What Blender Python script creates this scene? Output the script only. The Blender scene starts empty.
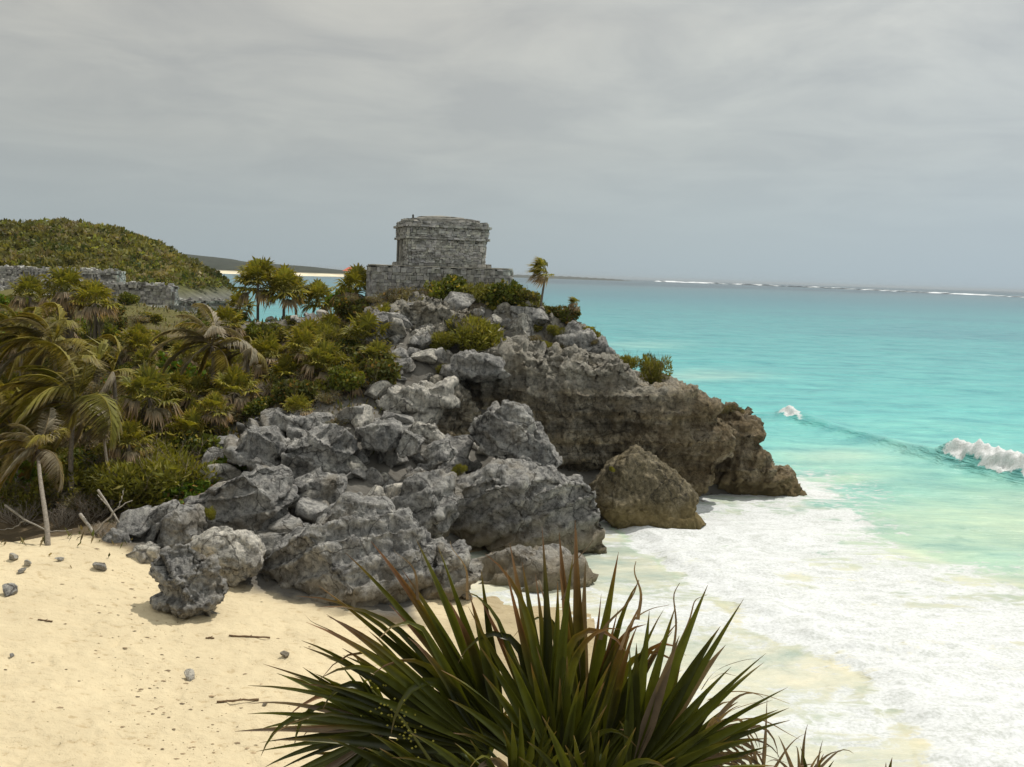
import bpy, bmesh, math, random
import numpy as np
from mathutils import Matrix, Vector
R = math.radians
S = bpy.context.scene
C = S.collection
rnd = random.Random(7)
# ------------------------------------------------------------------ camera
F = 1000.0
EYE = np.array([0.0, 0.0, 12.0])
PITCH = math.atan(108.4 / 1000); ROLL = math.atan(0.032)
cam = bpy.data.cameras.new('camera'); camo = bpy.data.objects.new('camera', cam); C.objects.link(camo)
RM = Matrix.Rotation(R(90) - PITCH, 3, 'X') @ Matrix.Rotation(ROLL, 3, 'Z')
camo.matrix_world = Matrix.Translation(Vector(EYE)) @ RM.to_4x4()
cam.sensor_width = 36; cam.lens = 36 * F / 1024; cam.sensor_fit = 'HORIZONTAL'
cam.clip_start = 0.1; cam.clip_end = 60000
S.camera = camo
S.render.resolution_x = 1024; S.render.resolution_y = 767
# ------------------------------------------------------------------ light
SUN_EL, SUN_AZ = 62.0, 48.0          # azimuth: degrees from +Y towards +X
sd = Vector((math.sin(R(SUN_AZ)) * math.cos(R(SUN_EL)), math.cos(R(SUN_AZ)) * math.cos(R(SUN_EL)), math.sin(R(SUN_EL))))
sun = bpy.data.lights.new('sun', 'SUN'); sun.energy = 3.0; sun.angle = R(0.7); sun.color = (1, .96, .89)
suno = bpy.data.objects.new('sun', sun); C.objects.link(suno)
suno.rotation_euler = sd.to_track_quat('Z', 'Y').to_euler()
W = bpy.data.worlds.new('World'); S.world = W; W.use_nodes = True
nt = W.node_tree; nt.nodes.clear(); N = nt.nodes; Lk = nt.links
def wn(t, **k):
    n = N.new(t)
    for a, b in k.items(): setattr(n, a, b)
    return n
sky = wn('ShaderNodeTexSky', sky_type='NISHITA', sun_disc=False, sun_elevation=R(SUN_EL), sun_rotation=R(SUN_AZ))
bg1 = wn('ShaderNodeBackground'); bg1.inputs[1].default_value = 0.05; Lk.new(sky.outputs[0], bg1.inputs[0])
tc = wn('ShaderNodeTexCoord'); sep = wn('ShaderNodeSeparateXYZ'); Lk.new(tc.outputs['Generated'], sep.inputs[0])
mz = wn('ShaderNodeMath', operation='MAXIMUM'); Lk.new(sep.outputs[2], mz.inputs[0]); mz.inputs[1].default_value = 0.0
az = wn('ShaderNodeMath', operation='ADD'); Lk.new(mz.outputs[0], az.inputs[0]); az.inputs[1].default_value = 0.11
dv = []
for i in (0, 1):
    d = wn('ShaderNodeMath', operation='DIVIDE'); Lk.new(sep.outputs[i], d.inputs[0]); Lk.new(az.outputs[0], d.inputs[1]); dv.append(d)
cmb = wn('ShaderNodeCombineXYZ'); Lk.new(dv[0].outputs[0], cmb.inputs[0]); Lk.new(dv[1].outputs[0], cmb.inputs[1])
cn = wn('ShaderNodeTexNoise'); cn.inputs['Scale'].default_value = 1.5; cn.inputs['Detail'].default_value = 7; cn.inputs['Roughness'].default_value = .58; cn.inputs['Distortion'].default_value = .5
Lk.new(cmb.outputs[0], cn.inputs['Vector'])
cr = wn('ShaderNodeValToRGB'); e = cr.color_ramp.elements
e[0].position = .36; e[0].color = (.92, .93, .945, 1); e[1].position = .66; e[1].color = (1.18, 1.17, 1.14, 1); Lk.new(cn.outputs[0], cr.inputs[0])
gr = wn('ShaderNodeValToRGB'); Lk.new(mz.outputs[0], gr.inputs[0]); e = gr.color_ramp.elements
e[0].position = 0; e[0].color = (.315, .37, .395, 1); e[1].position = 1.0; e[1].color = (.62, .62, .60, 1)
x = e.new(.12); x.color = (.37, .385, .375, 1); x = e.new(.24); x.color = (.42, .415, .39, 1); x = e.new(.5); x.color = (.55, .55, .52, 1)
amt = wn('ShaderNodeMapRange'); Lk.new(mz.outputs[0], amt.inputs[0]); amt.inputs[1].default_value = .03; amt.inputs[2].default_value = .2
mx = wn('ShaderNodeMix', data_type='RGBA', blend_type='MULTIPLY'); Lk.new(amt.outputs[0], mx.inputs[0]); Lk.new(gr.outputs[0], mx.inputs[6]); Lk.new(cr.outputs[0], mx.inputs[7])
xr = wn('ShaderNodeValToRGB'); xm = wn('ShaderNodeMath', operation='ADD'); Lk.new(sep.outputs[0], xm.inputs[0]); xm.inputs[1].default_value = .5; Lk.new(xm.outputs[0], xr.inputs[0])
e = xr.color_ramp.elements; e[0].position = .1; e[0].color = (1.12, 1.13, 1.13, 1); e[1].position = .92; e[1].color = (1.30, 1.37, 1.44, 1); x = e.new(.45); x.color = (1.20, 1.22, 1.23, 1); x = e.new(.68); x.color = (1.28, 1.33, 1.36, 1)
mx2 = wn('ShaderNodeMix', data_type='RGBA', blend_type='MULTIPLY'); mx2.inputs[0].default_value = 1; Lk.new(mx.outputs[2], mx2.inputs[6]); Lk.new(xr.outputs[0], mx2.inputs[7])
bg2 = wn('ShaderNodeBackground'); bg2.inputs[1].default_value = 1.05; Lk.new(mx2.outputs[2], bg2.inputs[0])
ms = wn('ShaderNodeMixShader'); ms.inputs[0].default_value = .93; Lk.new(bg1.outputs[0], ms.inputs[1]); Lk.new(bg2.outputs[0], ms.inputs[2])
wo = wn('ShaderNodeOutputWorld'); Lk.new(ms.outputs[0], wo.inputs[0])
S.view_settings.view_transform = 'Standard'; S.view_settings.look = 'None'; S.view_settings.gamma = 1; S.view_settings.exposure = 0
HAZE = .00006
# ------------------------------------------------------------------ pixel helpers (photo pixel -> world point at a known distance or height)
RMn = np.array(RM)
def ray(px, py):
    d = np.stack([(np.asarray(px, float) - 512) / F, (383.5 - np.asarray(py, float)) / F, -np.ones_like(np.asarray(px, float))], -1)
    return d @ RMn.T
def at(px, py, Y):
    d = ray(px, py); return EYE + d * (Y / d[..., 1])[..., None] if d.ndim > 1 else EYE + d * (Y / d[1])
def atz(px, py, z=0.0):
    d = ray(px, py); t = (z - 12.0) / d[..., 2]; return EYE + d * t[..., None] if d.ndim > 1 else EYE + d * t
def project(P):
    q = (np.asarray(P, float) - EYE) @ RMn
    return 512 + F * q[..., 0] / -q[..., 2], 383.5 - F * q[..., 1] / -q[..., 2]
# ------------------------------------------------------------------ noise
def _h(ix, iy, iz, s):
    h = (ix.astype(np.int64) * 374761393 + iy.astype(np.int64) * 668265263 + iz.astype(np.int64) * 2147483647 + s * 1274126177) & 0xffffffff
    h = ((h ^ (h >> 13)) * 1274126177) & 0xffffffff
    h = ((h ^ (h >> 16)) * 2246822519) & 0xffffffff
    return (h ^ (h >> 15)) & 0xffffff
def vnoise(p, s=0):
    i = np.floor(p).astype(np.int64); f = p - i; f = f * f * f * (f * (f * 6 - 15) + 10)
    r = 0
    for a in (0, 1):
        wx = f[:, 0] if a else 1 - f[:, 0]
        for b in (0, 1):
            wy = f[:, 1] if b else 1 - f[:, 1]
            for c in (0, 1):
                wz = f[:, 2] if c else 1 - f[:, 2]
                r = r + wx * wy * wz * _h(i[:, 0] + a, i[:, 1] + b, i[:, 2] + c, s)
    return r / 0xffffff * 2 - 1
def fbm(p, o=4, s=0, g=.5, l=2.03):
    r = 0; a = 1; t = 0
    for k in range(o):
        r = r + a * vnoise(p + 13.7 * k, s + k); t += a; a *= g; p = p * l
    return r / t
def ridged(p, o=4, s=0):
    r = 0; a = 1; t = 0
    for k in range(o):
        r = r + a * (1 - np.abs(vnoise(p + 7.3 * k, s + k)) * 2.2); t += a; a *= .55; p = p * 2.1
    return r / t
def worley(p, s=0):
    i = np.floor(p).astype(np.int64); f1 = np.full(len(p), 9.); f2 = np.full(len(p), 9.)
    for a in (-1, 0, 1):
        for b in (-1, 0, 1):
            for c in (-1, 0, 1):
                cx, cy, cz = i[:, 0] + a, i[:, 1] + b, i[:, 2] + c
                q = np.stack([cx + _h(cx, cy, cz, s) / 0xffffff, cy + _h(cx, cy, cz, s + 1) / 0xffffff, cz + _h(cx, cy, cz, s + 2) / 0xffffff], -1)
                d = np.linalg.norm(q - p, axis=1)
                m = d < f1; f2 = np.where(m, f1, np.minimum(f2, d)); f1 = np.where(m, d, f1)
    return f1, f2
def sstep(a, b, x):
    t = np.clip((x - a) / (b - a), 0, 1); return t * t * (3 - 2 * t)
# ------------------------------------------------------------------ mesh helpers
def mesh_np(name, V, Fc, mat, cols=None, smooth=True, attrs=None):
    me = bpy.data.meshes.new(name)
    V = np.asarray(V, np.float32); me.vertices.add(len(V)); me.vertices.foreach_set('co', V.ravel())
    if isinstance(Fc, np.ndarray):
        n, k = Fc.shape; li = Fc.ravel().astype(np.int32); ls = np.arange(0, n * k, k, dtype=np.int32)
    else:
        n = len(Fc); sizes = np.array([len(f) for f in Fc]); li = np.array([i for f in Fc for i in f], np.int32); ls = np.concatenate([[0], np.cumsum(sizes)[:-1]]).astype(np.int32)
    me.loops.add(len(li)); me.loops.foreach_set('vertex_index', li)
    me.polygons.add(n); me.polygons.foreach_set('loop_start', ls)
    me.polygons.foreach_set('use_smooth', np.full(n, smooth))
    me.update(calc_edges=True); me.validate()
    if cols is not None:
        a = me.color_attributes.new('Col', 'FLOAT_COLOR', 'POINT'); c = np.ones((len(V), 4), np.float32); c[:, :3] = cols; a.data.foreach_set('color', c.ravel())
    for k, v in (attrs or {}).items():
        a = me.attributes.new(k, 'FLOAT', 'POINT'); a.data.foreach_set('value', np.asarray(v, np.float32))
    me.materials.append(mat)
    return me
def tag(o, label=None, cat=None, group=None, kind=None):
    if label: o['label'] = label
    if cat: o['category'] = cat
    if group: o['group'] = group
    if kind: o['kind'] = kind
    return o
def link(name, me, parent=None, loc=None):
    o = bpy.data.objects.new(name, me); C.objects.link(o)
    if loc is not None: o.location = loc
    if parent: o.parent = parent
    return o
def empty(name, loc=(0, 0, 0), rz=0):
    o = bpy.data.objects.new(name, None); C.objects.link(o); o.location = loc; o.rotation_euler = (0, 0, rz); o.empty_display_size = .2; return o
def copy_tree(o, parent=None):
    c = o.copy(); C.objects.link(c); c.parent = parent
    for ch in list(o.children): copy_tree(ch, c)
    return c
def grid_faces(nr, nc):
    a = np.arange(nr * nc).reshape(nr, nc)
    return np.stack([a[:-1, :-1], a[:-1, 1:], a[1:, 1:], a[1:, :-1]], -1).reshape(-1, 4)
class MB:
    def __init__(s): s.V = []; s.F = []; s.K = []; s.n = 0
    def add(s, V, Fc, col=(1, 1, 1)):
        V = np.asarray(V, float); s.V.append(V); s.F += [tuple(int(i) + s.n for i in f) for f in Fc]
        s.K.append(np.broadcast_to(np.asarray(col, float), (len(V), 3))); s.n += len(V)
    def tube(s, pts, rad, col=(1, 1, 1), k=7, cap=True):
        pts = np.asarray(pts, float); rad = np.broadcast_to(rad, (len(pts),)); V = []; Fc = []
        T = np.gradient(pts, axis=0); T /= np.linalg.norm(T, axis=1)[:, None] + 1e-9
        up = np.array([0.13, 0.21, 1.]) if abs(T[0][2]) < .9 else np.array([1., .1, 0])
        for p, t, r in zip(pts, T, rad):
            a = np.cross(t, up); a /= np.linalg.norm(a); b = np.cross(t, a)
            for j in range(k):
                th = 2 * math.pi * j / k; V.append(p + r * (a * math.cos(th) + b * math.sin(th)))
        for i in range(len(pts) - 1):
            for j in range(k): Fc.append((i * k + j, i * k + (j + 1) % k, (i + 1) * k + (j + 1) % k, (i + 1) * k + j))
        if cap: Fc.append(tuple(range(k))[::-1]); Fc.append(tuple(range((len(pts) - 1) * k, len(pts) * k)))
        s.add(V, Fc, col)
    def box(s, c, size, rz=0, jit=0, col=(1, 1, 1), r=None):
        r = r or rnd; V = []
        for dx, dy, dz in ((-1,-1,-1),(1,-1,-1),(1,1,-1),(-1,1,-1),(-1,-1,1),(1,-1,1),(1,1,1),(-1,1,1)):
            x = dx * size[0] / 2 + r.uniform(-jit, jit); y = dy * size[1] / 2 + r.uniform(-jit, jit); z = dz * size[2] / 2 + r.uniform(-jit, jit)
            V.append((c[0] + x * math.cos(rz) - y * math.sin(rz), c[1] + x * math.sin(rz) + y * math.cos(rz), c[2] + z))
        s.add(V, [(0,3,2,1),(4,5,6,7),(0,1,5,4),(1,2,6,5),(2,3,7,6),(3,0,4,7)], col)
    def mesh(s, name, mat, smooth=False):
        return mesh_np(name, np.concatenate(s.V), s.F, mat, np.concatenate(s.K), smooth)
    def build(s, name, mat, parent=None, smooth=False, loc=None):
        return link(name, s.mesh(name, mat, smooth), parent, loc)
# ------------------------------------------------------------------ materials
def newmat(name):
    m = bpy.data.materials.new(name); m.use_nodes = True; nt = m.node_tree; nt.nodes.clear()
    o = nt.nodes.new('ShaderNodeOutputMaterial'); return m, nt, o
class G:
    def __init__(s, nt): s.nt = nt
    def n(s, t, ins=None, **k):
        n = s.nt.nodes.new(t)
        for a, b in k.items(): setattr(n, a, b)
        for a, b in (ins or {}).items():
            if isinstance(b, bpy.types.NodeSocket): s.nt.links.new(b, n.inputs[a])
            else: n.inputs[a].default_value = b
        return n
    def ramp(s, fac, els):
        n = s.n('ShaderNodeValToRGB', {0: fac}); e = n.color_ramp.elements
        while len(e) > 1: e.remove(e[0])
        e[0].position = els[0][0]; e[0].color = tuple(els[0][1]) + (1,) if len(els[0][1]) == 3 else els[0][1]
        for p, c in els[1:]:
            x = e.new(p); x.color = tuple(c) + (1,) if len(c) == 3 else c
        return n.outputs[0]
    def mix(s, f, a, b, mode='MIX'):
        n = s.n('ShaderNodeMix', {0: f}, data_type='RGBA', blend_type=mode)
        for i, v in ((6, a), (7, b)):
            if isinstance(v, bpy.types.NodeSocket): s.nt.links.new(v, n.inputs[i])
            else: n.inputs[i].default_value = tuple(v) + (1,)
        return n.outputs[2]
    def math(s, op, a, b=0.0, c=None):
        d = {0: a, 1: b}
        if c is not None: d[2] = c
        return s.n('ShaderNodeMath', d, operation=op).outputs[0]
    def noise(s, vec, sc, det=5, ro=.55, dist=0):
        return s.n('ShaderNodeTexNoise', {'Vector': vec, 'Scale': sc, 'Detail': det, 'Roughness': ro, 'Distortion': dist}).outputs[0]
    def maprange(s, v, a, b, c=0., d=1., sm=True):
        return s.n('ShaderNodeMapRange', {0: v, 1: a, 2: b, 3: c, 4: d}, interpolation_type='SMOOTHSTEP' if sm else 'LINEAR').outputs[0]
    def pos(s): return s.n('ShaderNodeNewGeometry').outputs['Position']
def rock_mat(name, dark, mid, light, pale=0.0, stain=True, bump=.6, warm=(.30, .24, .15)):
    m, nt, o = newmat(name); g = G(nt); p = g.pos()
    n1 = g.noise(p, .9, 8, .62, .4); n2 = g.noise(p, 5.5, 9, .68); n3 = g.noise(p, 22, 5, .7)
    c = g.ramp(n1, [(.32, dark), (.5, mid), (.66, light)])
    c2 = g.ramp(n2, [(.35, (.20, .20, .20)), (.45, (.74, .74, .73)), (.56, (1.1, 1.08, 1.05)), (.66, (1.55, 1.52, 1.45))])
    c = g.mix(.85, c, c2, 'MULTIPLY')
    # black lichen patches, pits
    v = g.n('ShaderNodeTexVoronoi', {'Vector': p, 'Scale': 7.0, 'Detail': 2.0}, feature='F1').outputs['Distance']
    pit = g.maprange(v, .05, .30)
    c = g.mix(g.math('MULTIPLY', g.math('SUBTRACT', 1.0, pit), .55), c, (.05, .047, .042))
    c = g.mix(g.maprange(n3, .52, .7, 0, .5), c, light)
    dv_ = g.n('ShaderNodeVectorMath', {0: p, 1: g.n('ShaderNodeVectorMath', {0: g.n('ShaderNodeTexNoise', {'Vector': p, 'Scale': 1.2, 'Detail': 4.0}).outputs['Color'], 'Scale': .9}, operation='SCALE').outputs[0]}, operation='ADD').outputs[0]
    ck = g.n('ShaderNodeTexVoronoi', {'Vector': dv_, 'Scale': .42}, feature='DISTANCE_TO_EDGE').outputs['Distance']
    ckm = g.maprange(ck, .002, .02)
    c = g.mix(g.math('MULTIPLY', g.math('SUBTRACT', 1.0, ckm), .6), c, (.05, .045, .04))
    stv = g.noise(g.n('ShaderNodeMapping', {0: p, 3: (2.6, 2.6, .35)}).outputs[0], 1.0, 5, .6)
    c = g.mix(.75, c, g.ramp(stv, [(.36, (.45, .45, .46)), (.48, (1, 1, 1)), (.66, (1.2, 1.18, 1.14))]), 'MULTIPLY')
    if name == 'cliff_limestone':
        sp = g.n('ShaderNodeMapping', {0: p, 3: (.10, .10, 1.9)}).outputs[0]
        c = g.mix(.7, c, g.ramp(g.noise(sp, 1.0, 5, .6, .3), [(.34, (.30, .27, .22)), (.44, (.95, .93, .9)), (.56, (1.15, 1.05, .85)), (.66, (1.6, 1.4, 1.0))]), 'MULTIPLY')
        xx = g.math('ADD', g.n('ShaderNodeSeparateXYZ', {0: p}).outputs[0], g.math('MULTIPLY', g.noise(p, .35, 4), 6.0))
        c = g.mix(g.maprange(xx, 7.0, 14.0, 0, .40), c, g.mix(.8, (.27, .19, .09), c2, 'MULTIPLY'))
        zz = g.math('ADD', g.n('ShaderNodeSeparateXYZ', {0: p}).outputs[2], g.math('MULTIPLY', g.noise(p, .6, 5), 3.0))
        c = g.mix(g.maprange(zz, 6.6, 8.6, 0, .8), c, g.mix(.8, light, c2, 'MULTIPLY'))
    if stain:
        z = g.n('ShaderNodeSeparateXYZ', {0: p}).outputs[2]
        w = g.math('ADD', z, g.math('MULTIPLY', g.noise(p, 1.3, 4), 1.2))
        c = g.mix(g.maprange(w, 2.3, 1.2, 0, .75), c, warm)
        c = g.mix(g.maprange(w, 1.0, .5, 0, .6), c, (.13, .115, .04))
        n4 = g.noise(p, .5, 3)
        c = g.mix(g.maprange(n4, .55, .68, 0, .35), c, warm)
    h = g.math('ADD', g.math('MULTIPLY', g.math('ADD', n2, g.math('MULTIPLY', ckm, .25)), 1.2), g.math('ADD', g.math('MULTIPLY', pit, .45), g.math('MULTIPLY', n3, .35)))
    b = g.n('ShaderNodeBump', {'Strength': bump, 'Distance': .16, 'Height': h}).outputs[0]
    bs = g.n('ShaderNodeBsdfPrincipled', {'Base Color': c, 'Roughness': .92, 'Normal': b, 'Specular IOR Level': .2})
    nt.links.new(bs.outputs[0], o.inputs[0]); return m
M_boulder = rock_mat('limestone_boulder', (.21, .205, .195), (.355, .345, .325), (.53, .515, .48), bump=1.0)
M_pale = rock_mat('limestone_pale', (.34, .325, .29), (.50, .475, .42), (.66, .62, .55), bump=.9, stain=False)
M_cliff = rock_mat('cliff_limestone', (.115, .10, .075), (.22, .195, .15), (.40, .375, .32), bump=1.0, warm=(.22, .165, .08))
M_brown = rock_mat('brown_rock', (.12, .10, .06), (.21, .175, .11), (.33, .285, .2), bump=1.0, warm=(.25, .19, .08))
def vcol_mat(name, rough=.8, trans=0.0, spec=.2, noise=.0, nscale=8, bump=0, bscale=20):
    m, nt, o = newmat(name); g = G(nt)
    c = g.n('ShaderNodeAttribute', attribute_name='Col').outputs[0]
    p = g.pos()
    if noise: c = g.mix(noise, c, g.ramp(g.noise(p, nscale, 6, .65), [(.3, (.35, .34, .32)), (.5, (.95, .95, .95)), (.7, (1.5, 1.48, 1.42))]), 'MULTIPLY')
    ins = {'Base Color': c, 'Roughness': rough, 'Specular IOR Level': spec}
    if bump: ins['Normal'] = g.n('ShaderNodeBump', {'Strength': bump, 'Distance': .05, 'Height': g.noise(p, bscale, 6, .7)}).outputs[0]
    bs = g.n('ShaderNodeBsdfPrincipled', ins)
    if trans:
        tr = g.n('ShaderNodeBsdfTranslucent', {0: g.mix(1.0, c, (1.25, 1.15, .5), 'MULTIPLY')})
        mm = g.n('ShaderNodeMixShader', {0: trans, 1: bs.outputs[0], 2: tr.outputs[0]}); nt.links.new(mm.outputs[0], o.inputs[0])
    else: nt.links.new(bs.outputs[0], o.inputs[0])
    return m
M_leaf = vcol_mat('foliage', .6, .33, .25)
M_blade = vcol_mat('fan_leaf', .38, .22, .45, noise=.35, nscale=14)
M_bark = vcol_mat('bark', .9, 0, .1, noise=.6, nscale=14, bump=.8, bscale=30)
M_stone = vcol_mat('masonry', .95, 0, .1, noise=.8, nscale=3.5, bump=1.0, bscale=9)
M_plain = vcol_mat('painted', .7, 0, .2)
# ------------------------------------------------------------------ terrain height
CP = []
def cz(px, py, z): q = atz(px, py, z); CP.append((q[0], q[1], z))
def cy(px, py, Y, dz=0): q = at(px, py, Y); CP.append((q[0], q[1], q[2] + dz))
for a in [(0,767,.9),(-250,767,1.2),(200,767,.8),(400,767,.5),(0,650,1.3),(-200,650,1.6),(200,650,.95),(350,640,.7),(0,575,1.9),(110,545,1.9),(200,590,1.15),(330,610,.75),(420,640,.45),(500,640,.2),
          (590,600,-.1),(590,767,-.05),(700,600,-.5),(750,767,-.5),(900,600,-1.5),(1000,767,-1.5),(640,540,-.5),(300,850,.8),(0,850,1.0),(600,850,-.1),(900,850,-1),(-200,560,2.4)]: cz(*a)
for a in [(200,540,37,-.4),(300,540,37.5,-.6),(300,470,42,-.6),(300,410,47,-.4),(400,540,37.5,-.8),(400,470,43,-.7),(400,400,49,-.6),(400,340,53,-.6),(400,305,58,-.4),(450,295,59,-.3),(500,300,58,-.4),(540,312,57,-.8),(590,345,57,-1.2),
          (480,365,53,-1.3),(560,375,55,-1.5),(640,395,56,-1.8),(700,430,57,-2),(520,480,45,-1.5),(480,550,41,-1),(560,560,42,-1.5),
          (0,340,60,-1),(0,400,50,-1),(0,470,43.5,-.8),(60,525,39.5,-.1),(0,530,40,-.1),(100,400,50,-1),(100,340,60,-1),(200,400,52,-1),(200,450,45,-.8),(150,500,40.5,-.5),(250,440,45,-.7),(200,350,62,-1),(300,350,62,-.8),(300,322,76,0),(250,324,78,0),(330,312,72,-.2),(365,303,66,-.4),(-150,400,50,-1),(-150,330,62,-1),(-150,480,43,-.5)]: cy(*a)
CP += [(-50,75,8.2),(-70,75,8.3),(-50,95,8.6),(-75,95,8.6),(-110,75,8.5),(-110,110,9),(-60,112,8.6),(-44,112,7.5),(-28,90,6.5),(-24,100,-2),(-34,118,-2),(-14,84,5),(-10,94,-3),(-4,66,10.6),(-9,66,10.6),(-8,74,8),(-4,74,7.5),(-1,66,9.8),(0,76,-2),(5,70,-2),(8,64,-1),(14,62,-3),(21,60,-3),(20,54,-3),(14,49,-3),(9,47,-1.5),(6,50,-.5),(30,80,-4),(30,40,-3),(12,30,-1.2),(-20,120,-4),(10,110,-4),(-90,140,9),(-60,140,8)]
CP = np.array(CP)
def _k(r2): return .5 * r2 * np.log(r2 + 1e-6)
_n = len(CP); _A = np.zeros((_n + 3, _n + 3)); _d = ((CP[:, None, :2] - CP[None, :, :2]) ** 2).sum(-1) / 400
_A[:_n, :_n] = _k(_d) + np.eye(_n) * .004; _A[:_n, _n] = 1; _A[:_n, _n + 1:] = CP[:, :2] / 20; _A[_n, :_n] = 1; _A[_n + 1:, :_n] = CP[:, :2].T / 20
_w = np.linalg.solve(_A, np.concatenate([CP[:, 2], [0, 0, 0]]))
def H0(x, y):
    x = np.atleast_1d(np.asarray(x, float)); y = np.atleast_1d(np.asarray(y, float)); out = np.empty(len(x))
    for i in range(0, len(x), 20000):
        X, Y = x[i:i+20000], y[i:i+20000]
        d = ((X[:, None] - CP[None, :, 0]) ** 2 + (Y[:, None] - CP[None, :, 1]) ** 2) / 400
        out[i:i+20000] = _k(d) @ _w[:_n] + _w[_n] + (X * _w[_n+1] + Y * _w[_n+2]) / 20
    return np.clip(out, -4, 12)
def inpoly(x, y, P):
    P = np.asarray(P); c = np.zeros(len(x), bool); j = len(P) - 1
    for i in range(len(P)):
        a, b = P[i], P[j]
        m = ((a[1] > y) != (b[1] > y)) & (x < (b[0] - a[0]) * (y - a[1]) / (b[1] - a[1] + 1e-12) + a[0]); c ^= m; j = i
    return c
def pdist(x, y, P, closed=True):
    P = np.asarray(P)[:, :2]; d = np.full(len(x), 1e9); n = len(P)
    for i in range(n if closed else n - 1):
        a = P[i]; b = P[(i + 1) % n]; ab = b - a
        t = np.clip(((x - a[0]) * ab[0] + (y - a[1]) * ab[1]) / (ab @ ab + 1e-9), 0, 1)
        d = np.minimum(d, np.hypot(x - a[0] - t * ab[0], y - a[1] - t * ab[1]))
    return d
def sdp(x, y, P): return np.where(inpoly(x, y, P), 1, -1) * pdist(x, y, P)
sand_px = [(-400,560,2.3),(-150,530,2),(0,528,1.9),(60,530,1.9),(120,545,1.8),(160,565,1.3),(230,590,1.1),(300,600,.9),(400,620,.5),(600,560,0),(700,520,0),(1000,560,0),(1400,900,0),(1400,1500,0),(-1400,1500,1),(-1400,700,2)]
SAND = np.array([atz(a, b, c)[:2] for a, b, c in sand_px])
LAND = np.array([(-300,-60),(4,-60)] + [tuple(atz(a, b)[:2]) for a, b in ((585,900),(600,767),(596,640),(590,585),(600,552),(640,512),(700,497),(792,490))] + [(17,61),(14,64),(8,67.5),(3,71),(-3,77),(-9,85),(-17,93),(-25,97),(-31,108),(-37,122),(-42,128),(-300,132)])
def near_bank(x, y):
    # the ledge under the photographer, falling away to the beach
    r = y + .12 * np.abs(x); w = fbm(np.stack([x * .5, y * .5, 0 * x], -1), 4, 60) * .35
    prof = np.interp(r, [-30, 0, 1.5, 3, 4.2, 5.2, 7, 9, 12], [10.6, 10.3, 10.1, 9.5, 9.0, 7.6, 5.0, 2.4, -3])
    return prof + w
def H(x, y):
    x = np.atleast_1d(np.asarray(x, float)); y = np.atleast_1d(np.asarray(y, float))
    z = H0(x, y); sd_ = sdp(x, y, SAND); q = np.stack([x, y, 0 * x], -1)
    w = sstep(1.0, -1.5, sd_)
    z = z + w * .35 * fbm(q * .8, 4, 3) + (1 - w) * .06 * fbm(q * .7, 4, 5) + .034 * (1 - w) * fbm(q * 3.6, 2, 6) - .05 * (1 - w) * sstep(.42, .62, fbm(q * 2.6, 1, 61))
    sl = sdp(x, y, LAND)
    cap = np.where(sl < 0, -.05 + .22 * sl, np.where(y > 45, 2.6 * sl + .1, 50)); z = np.minimum(z, cap)
    z = np.maximum(z, -4)
    return np.maximum(z, near_bank(x, y))
def ground_at(px, py, lo=10, hi=240):
    d = ray(px, py); d = d / d[1]; Y = np.arange(lo, hi, .25)
    P = EYE + d * Y[:, None]; h = H(P[:, 0], P[:, 1]); m = np.nonzero(P[:, 2] <= h)[0]
    if not len(m): return None
    i = m[0]; return np.array([P[i, 0], P[i, 1], h[i]])
th = np.radians(np.linspace(-52, 40, 520)); rr = np.concatenate([np.linspace(-6, 0, 8)[:-1] * 0 + np.linspace(.3, 14, 7), np.geomspace(14.3, 250, 470)])
TH, RR = np.meshgrid(th, rr); X = (RR * np.sin(TH)).ravel(); Y = (RR * np.cos(TH)).ravel()
# near-camera block uses its own rows
Z = H(X, Y); sdv = sdp(X, Y, SAND)
q = np.stack([X, Y, Z], -1)
nz = fbm(q * .5, 4, 9)
soil = np.array([.17, .13, .08]); sandc = np.array([.655, .55, .36]); rockc = np.array([.17, .16, .14]); grass = np.array([.13, .12, .045]); wet = np.array([.44, .36, .225])
cols = np.where((nz > .05)[:, None], soil, soil * .75)
w = sstep(62, 72, Y) * sstep(-18, -26, X); cols = cols * (1 - w[:, None]) + grass * w[:, None]
pxx, pyy = project(q)
w = sstep(215, 235, pxx) * sstep(345, 335, pxx) * sstep(66, 72, Y); cols = cols * (1 - w[:, None]) + rockc * w[:, None]
w = sdp(pxx, pyy, [(120,545),(150,505),(215,470),(225,425),(300,400),(380,385),(400,320),(500,290),(640,330),(820,480),(820,520),(600,620),(420,625),(250,600)]); w = sstep(-8, 8, w + nz * 20) * (Y > 28)
cols = cols * (1 - w[:, None]) + rockc * (.75 + .5 * np.clip(nz + .3, 0, 1))[:, None] * w[:, None]
w = sstep(-.8, .4, sdv + nz * 2.0); cols = cols * (1 - w[:, None]) + sandc * w[:, None]
w = sstep(.42, .22, Z + .08 * nz) * sstep(45, 40, Y); cols = cols * (1 - w[:, None]) + wet * w[:, None]
w = sstep(13, 11.5, Y + .12 * abs(X)); cols = cols * (1 - w[:, None]) + rockc * .7 * w[:, None]
m, nt, o = newmat('ground'); g = G(nt); p = g.pos(); c = g.n('ShaderNodeAttribute', attribute_name='Col').outputs[0]
s2 = g.n('ShaderNodeMapping', {0: p, 3: (1, 1.4, 1)}).outputs[0]
nA = g.noise(s2, .45, 6, .6); nB = g.noise(s2, 3.0, 6, .6); nC = g.noise(p, 26, 4, .6)
c = g.mix(.5, c, g.ramp(nA, [(.3, (.82, .80, .78)), (.6, (1.08, 1.07, 1.05))]), 'MULTIPLY')
c = g.mix(.6, c, g.ramp(nB, [(.33, (.66, .58, .48)), (.41, (.97, .95, .93)), (.7, (1.06, 1.06, 1.06))]), 'MULTIPLY')
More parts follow.
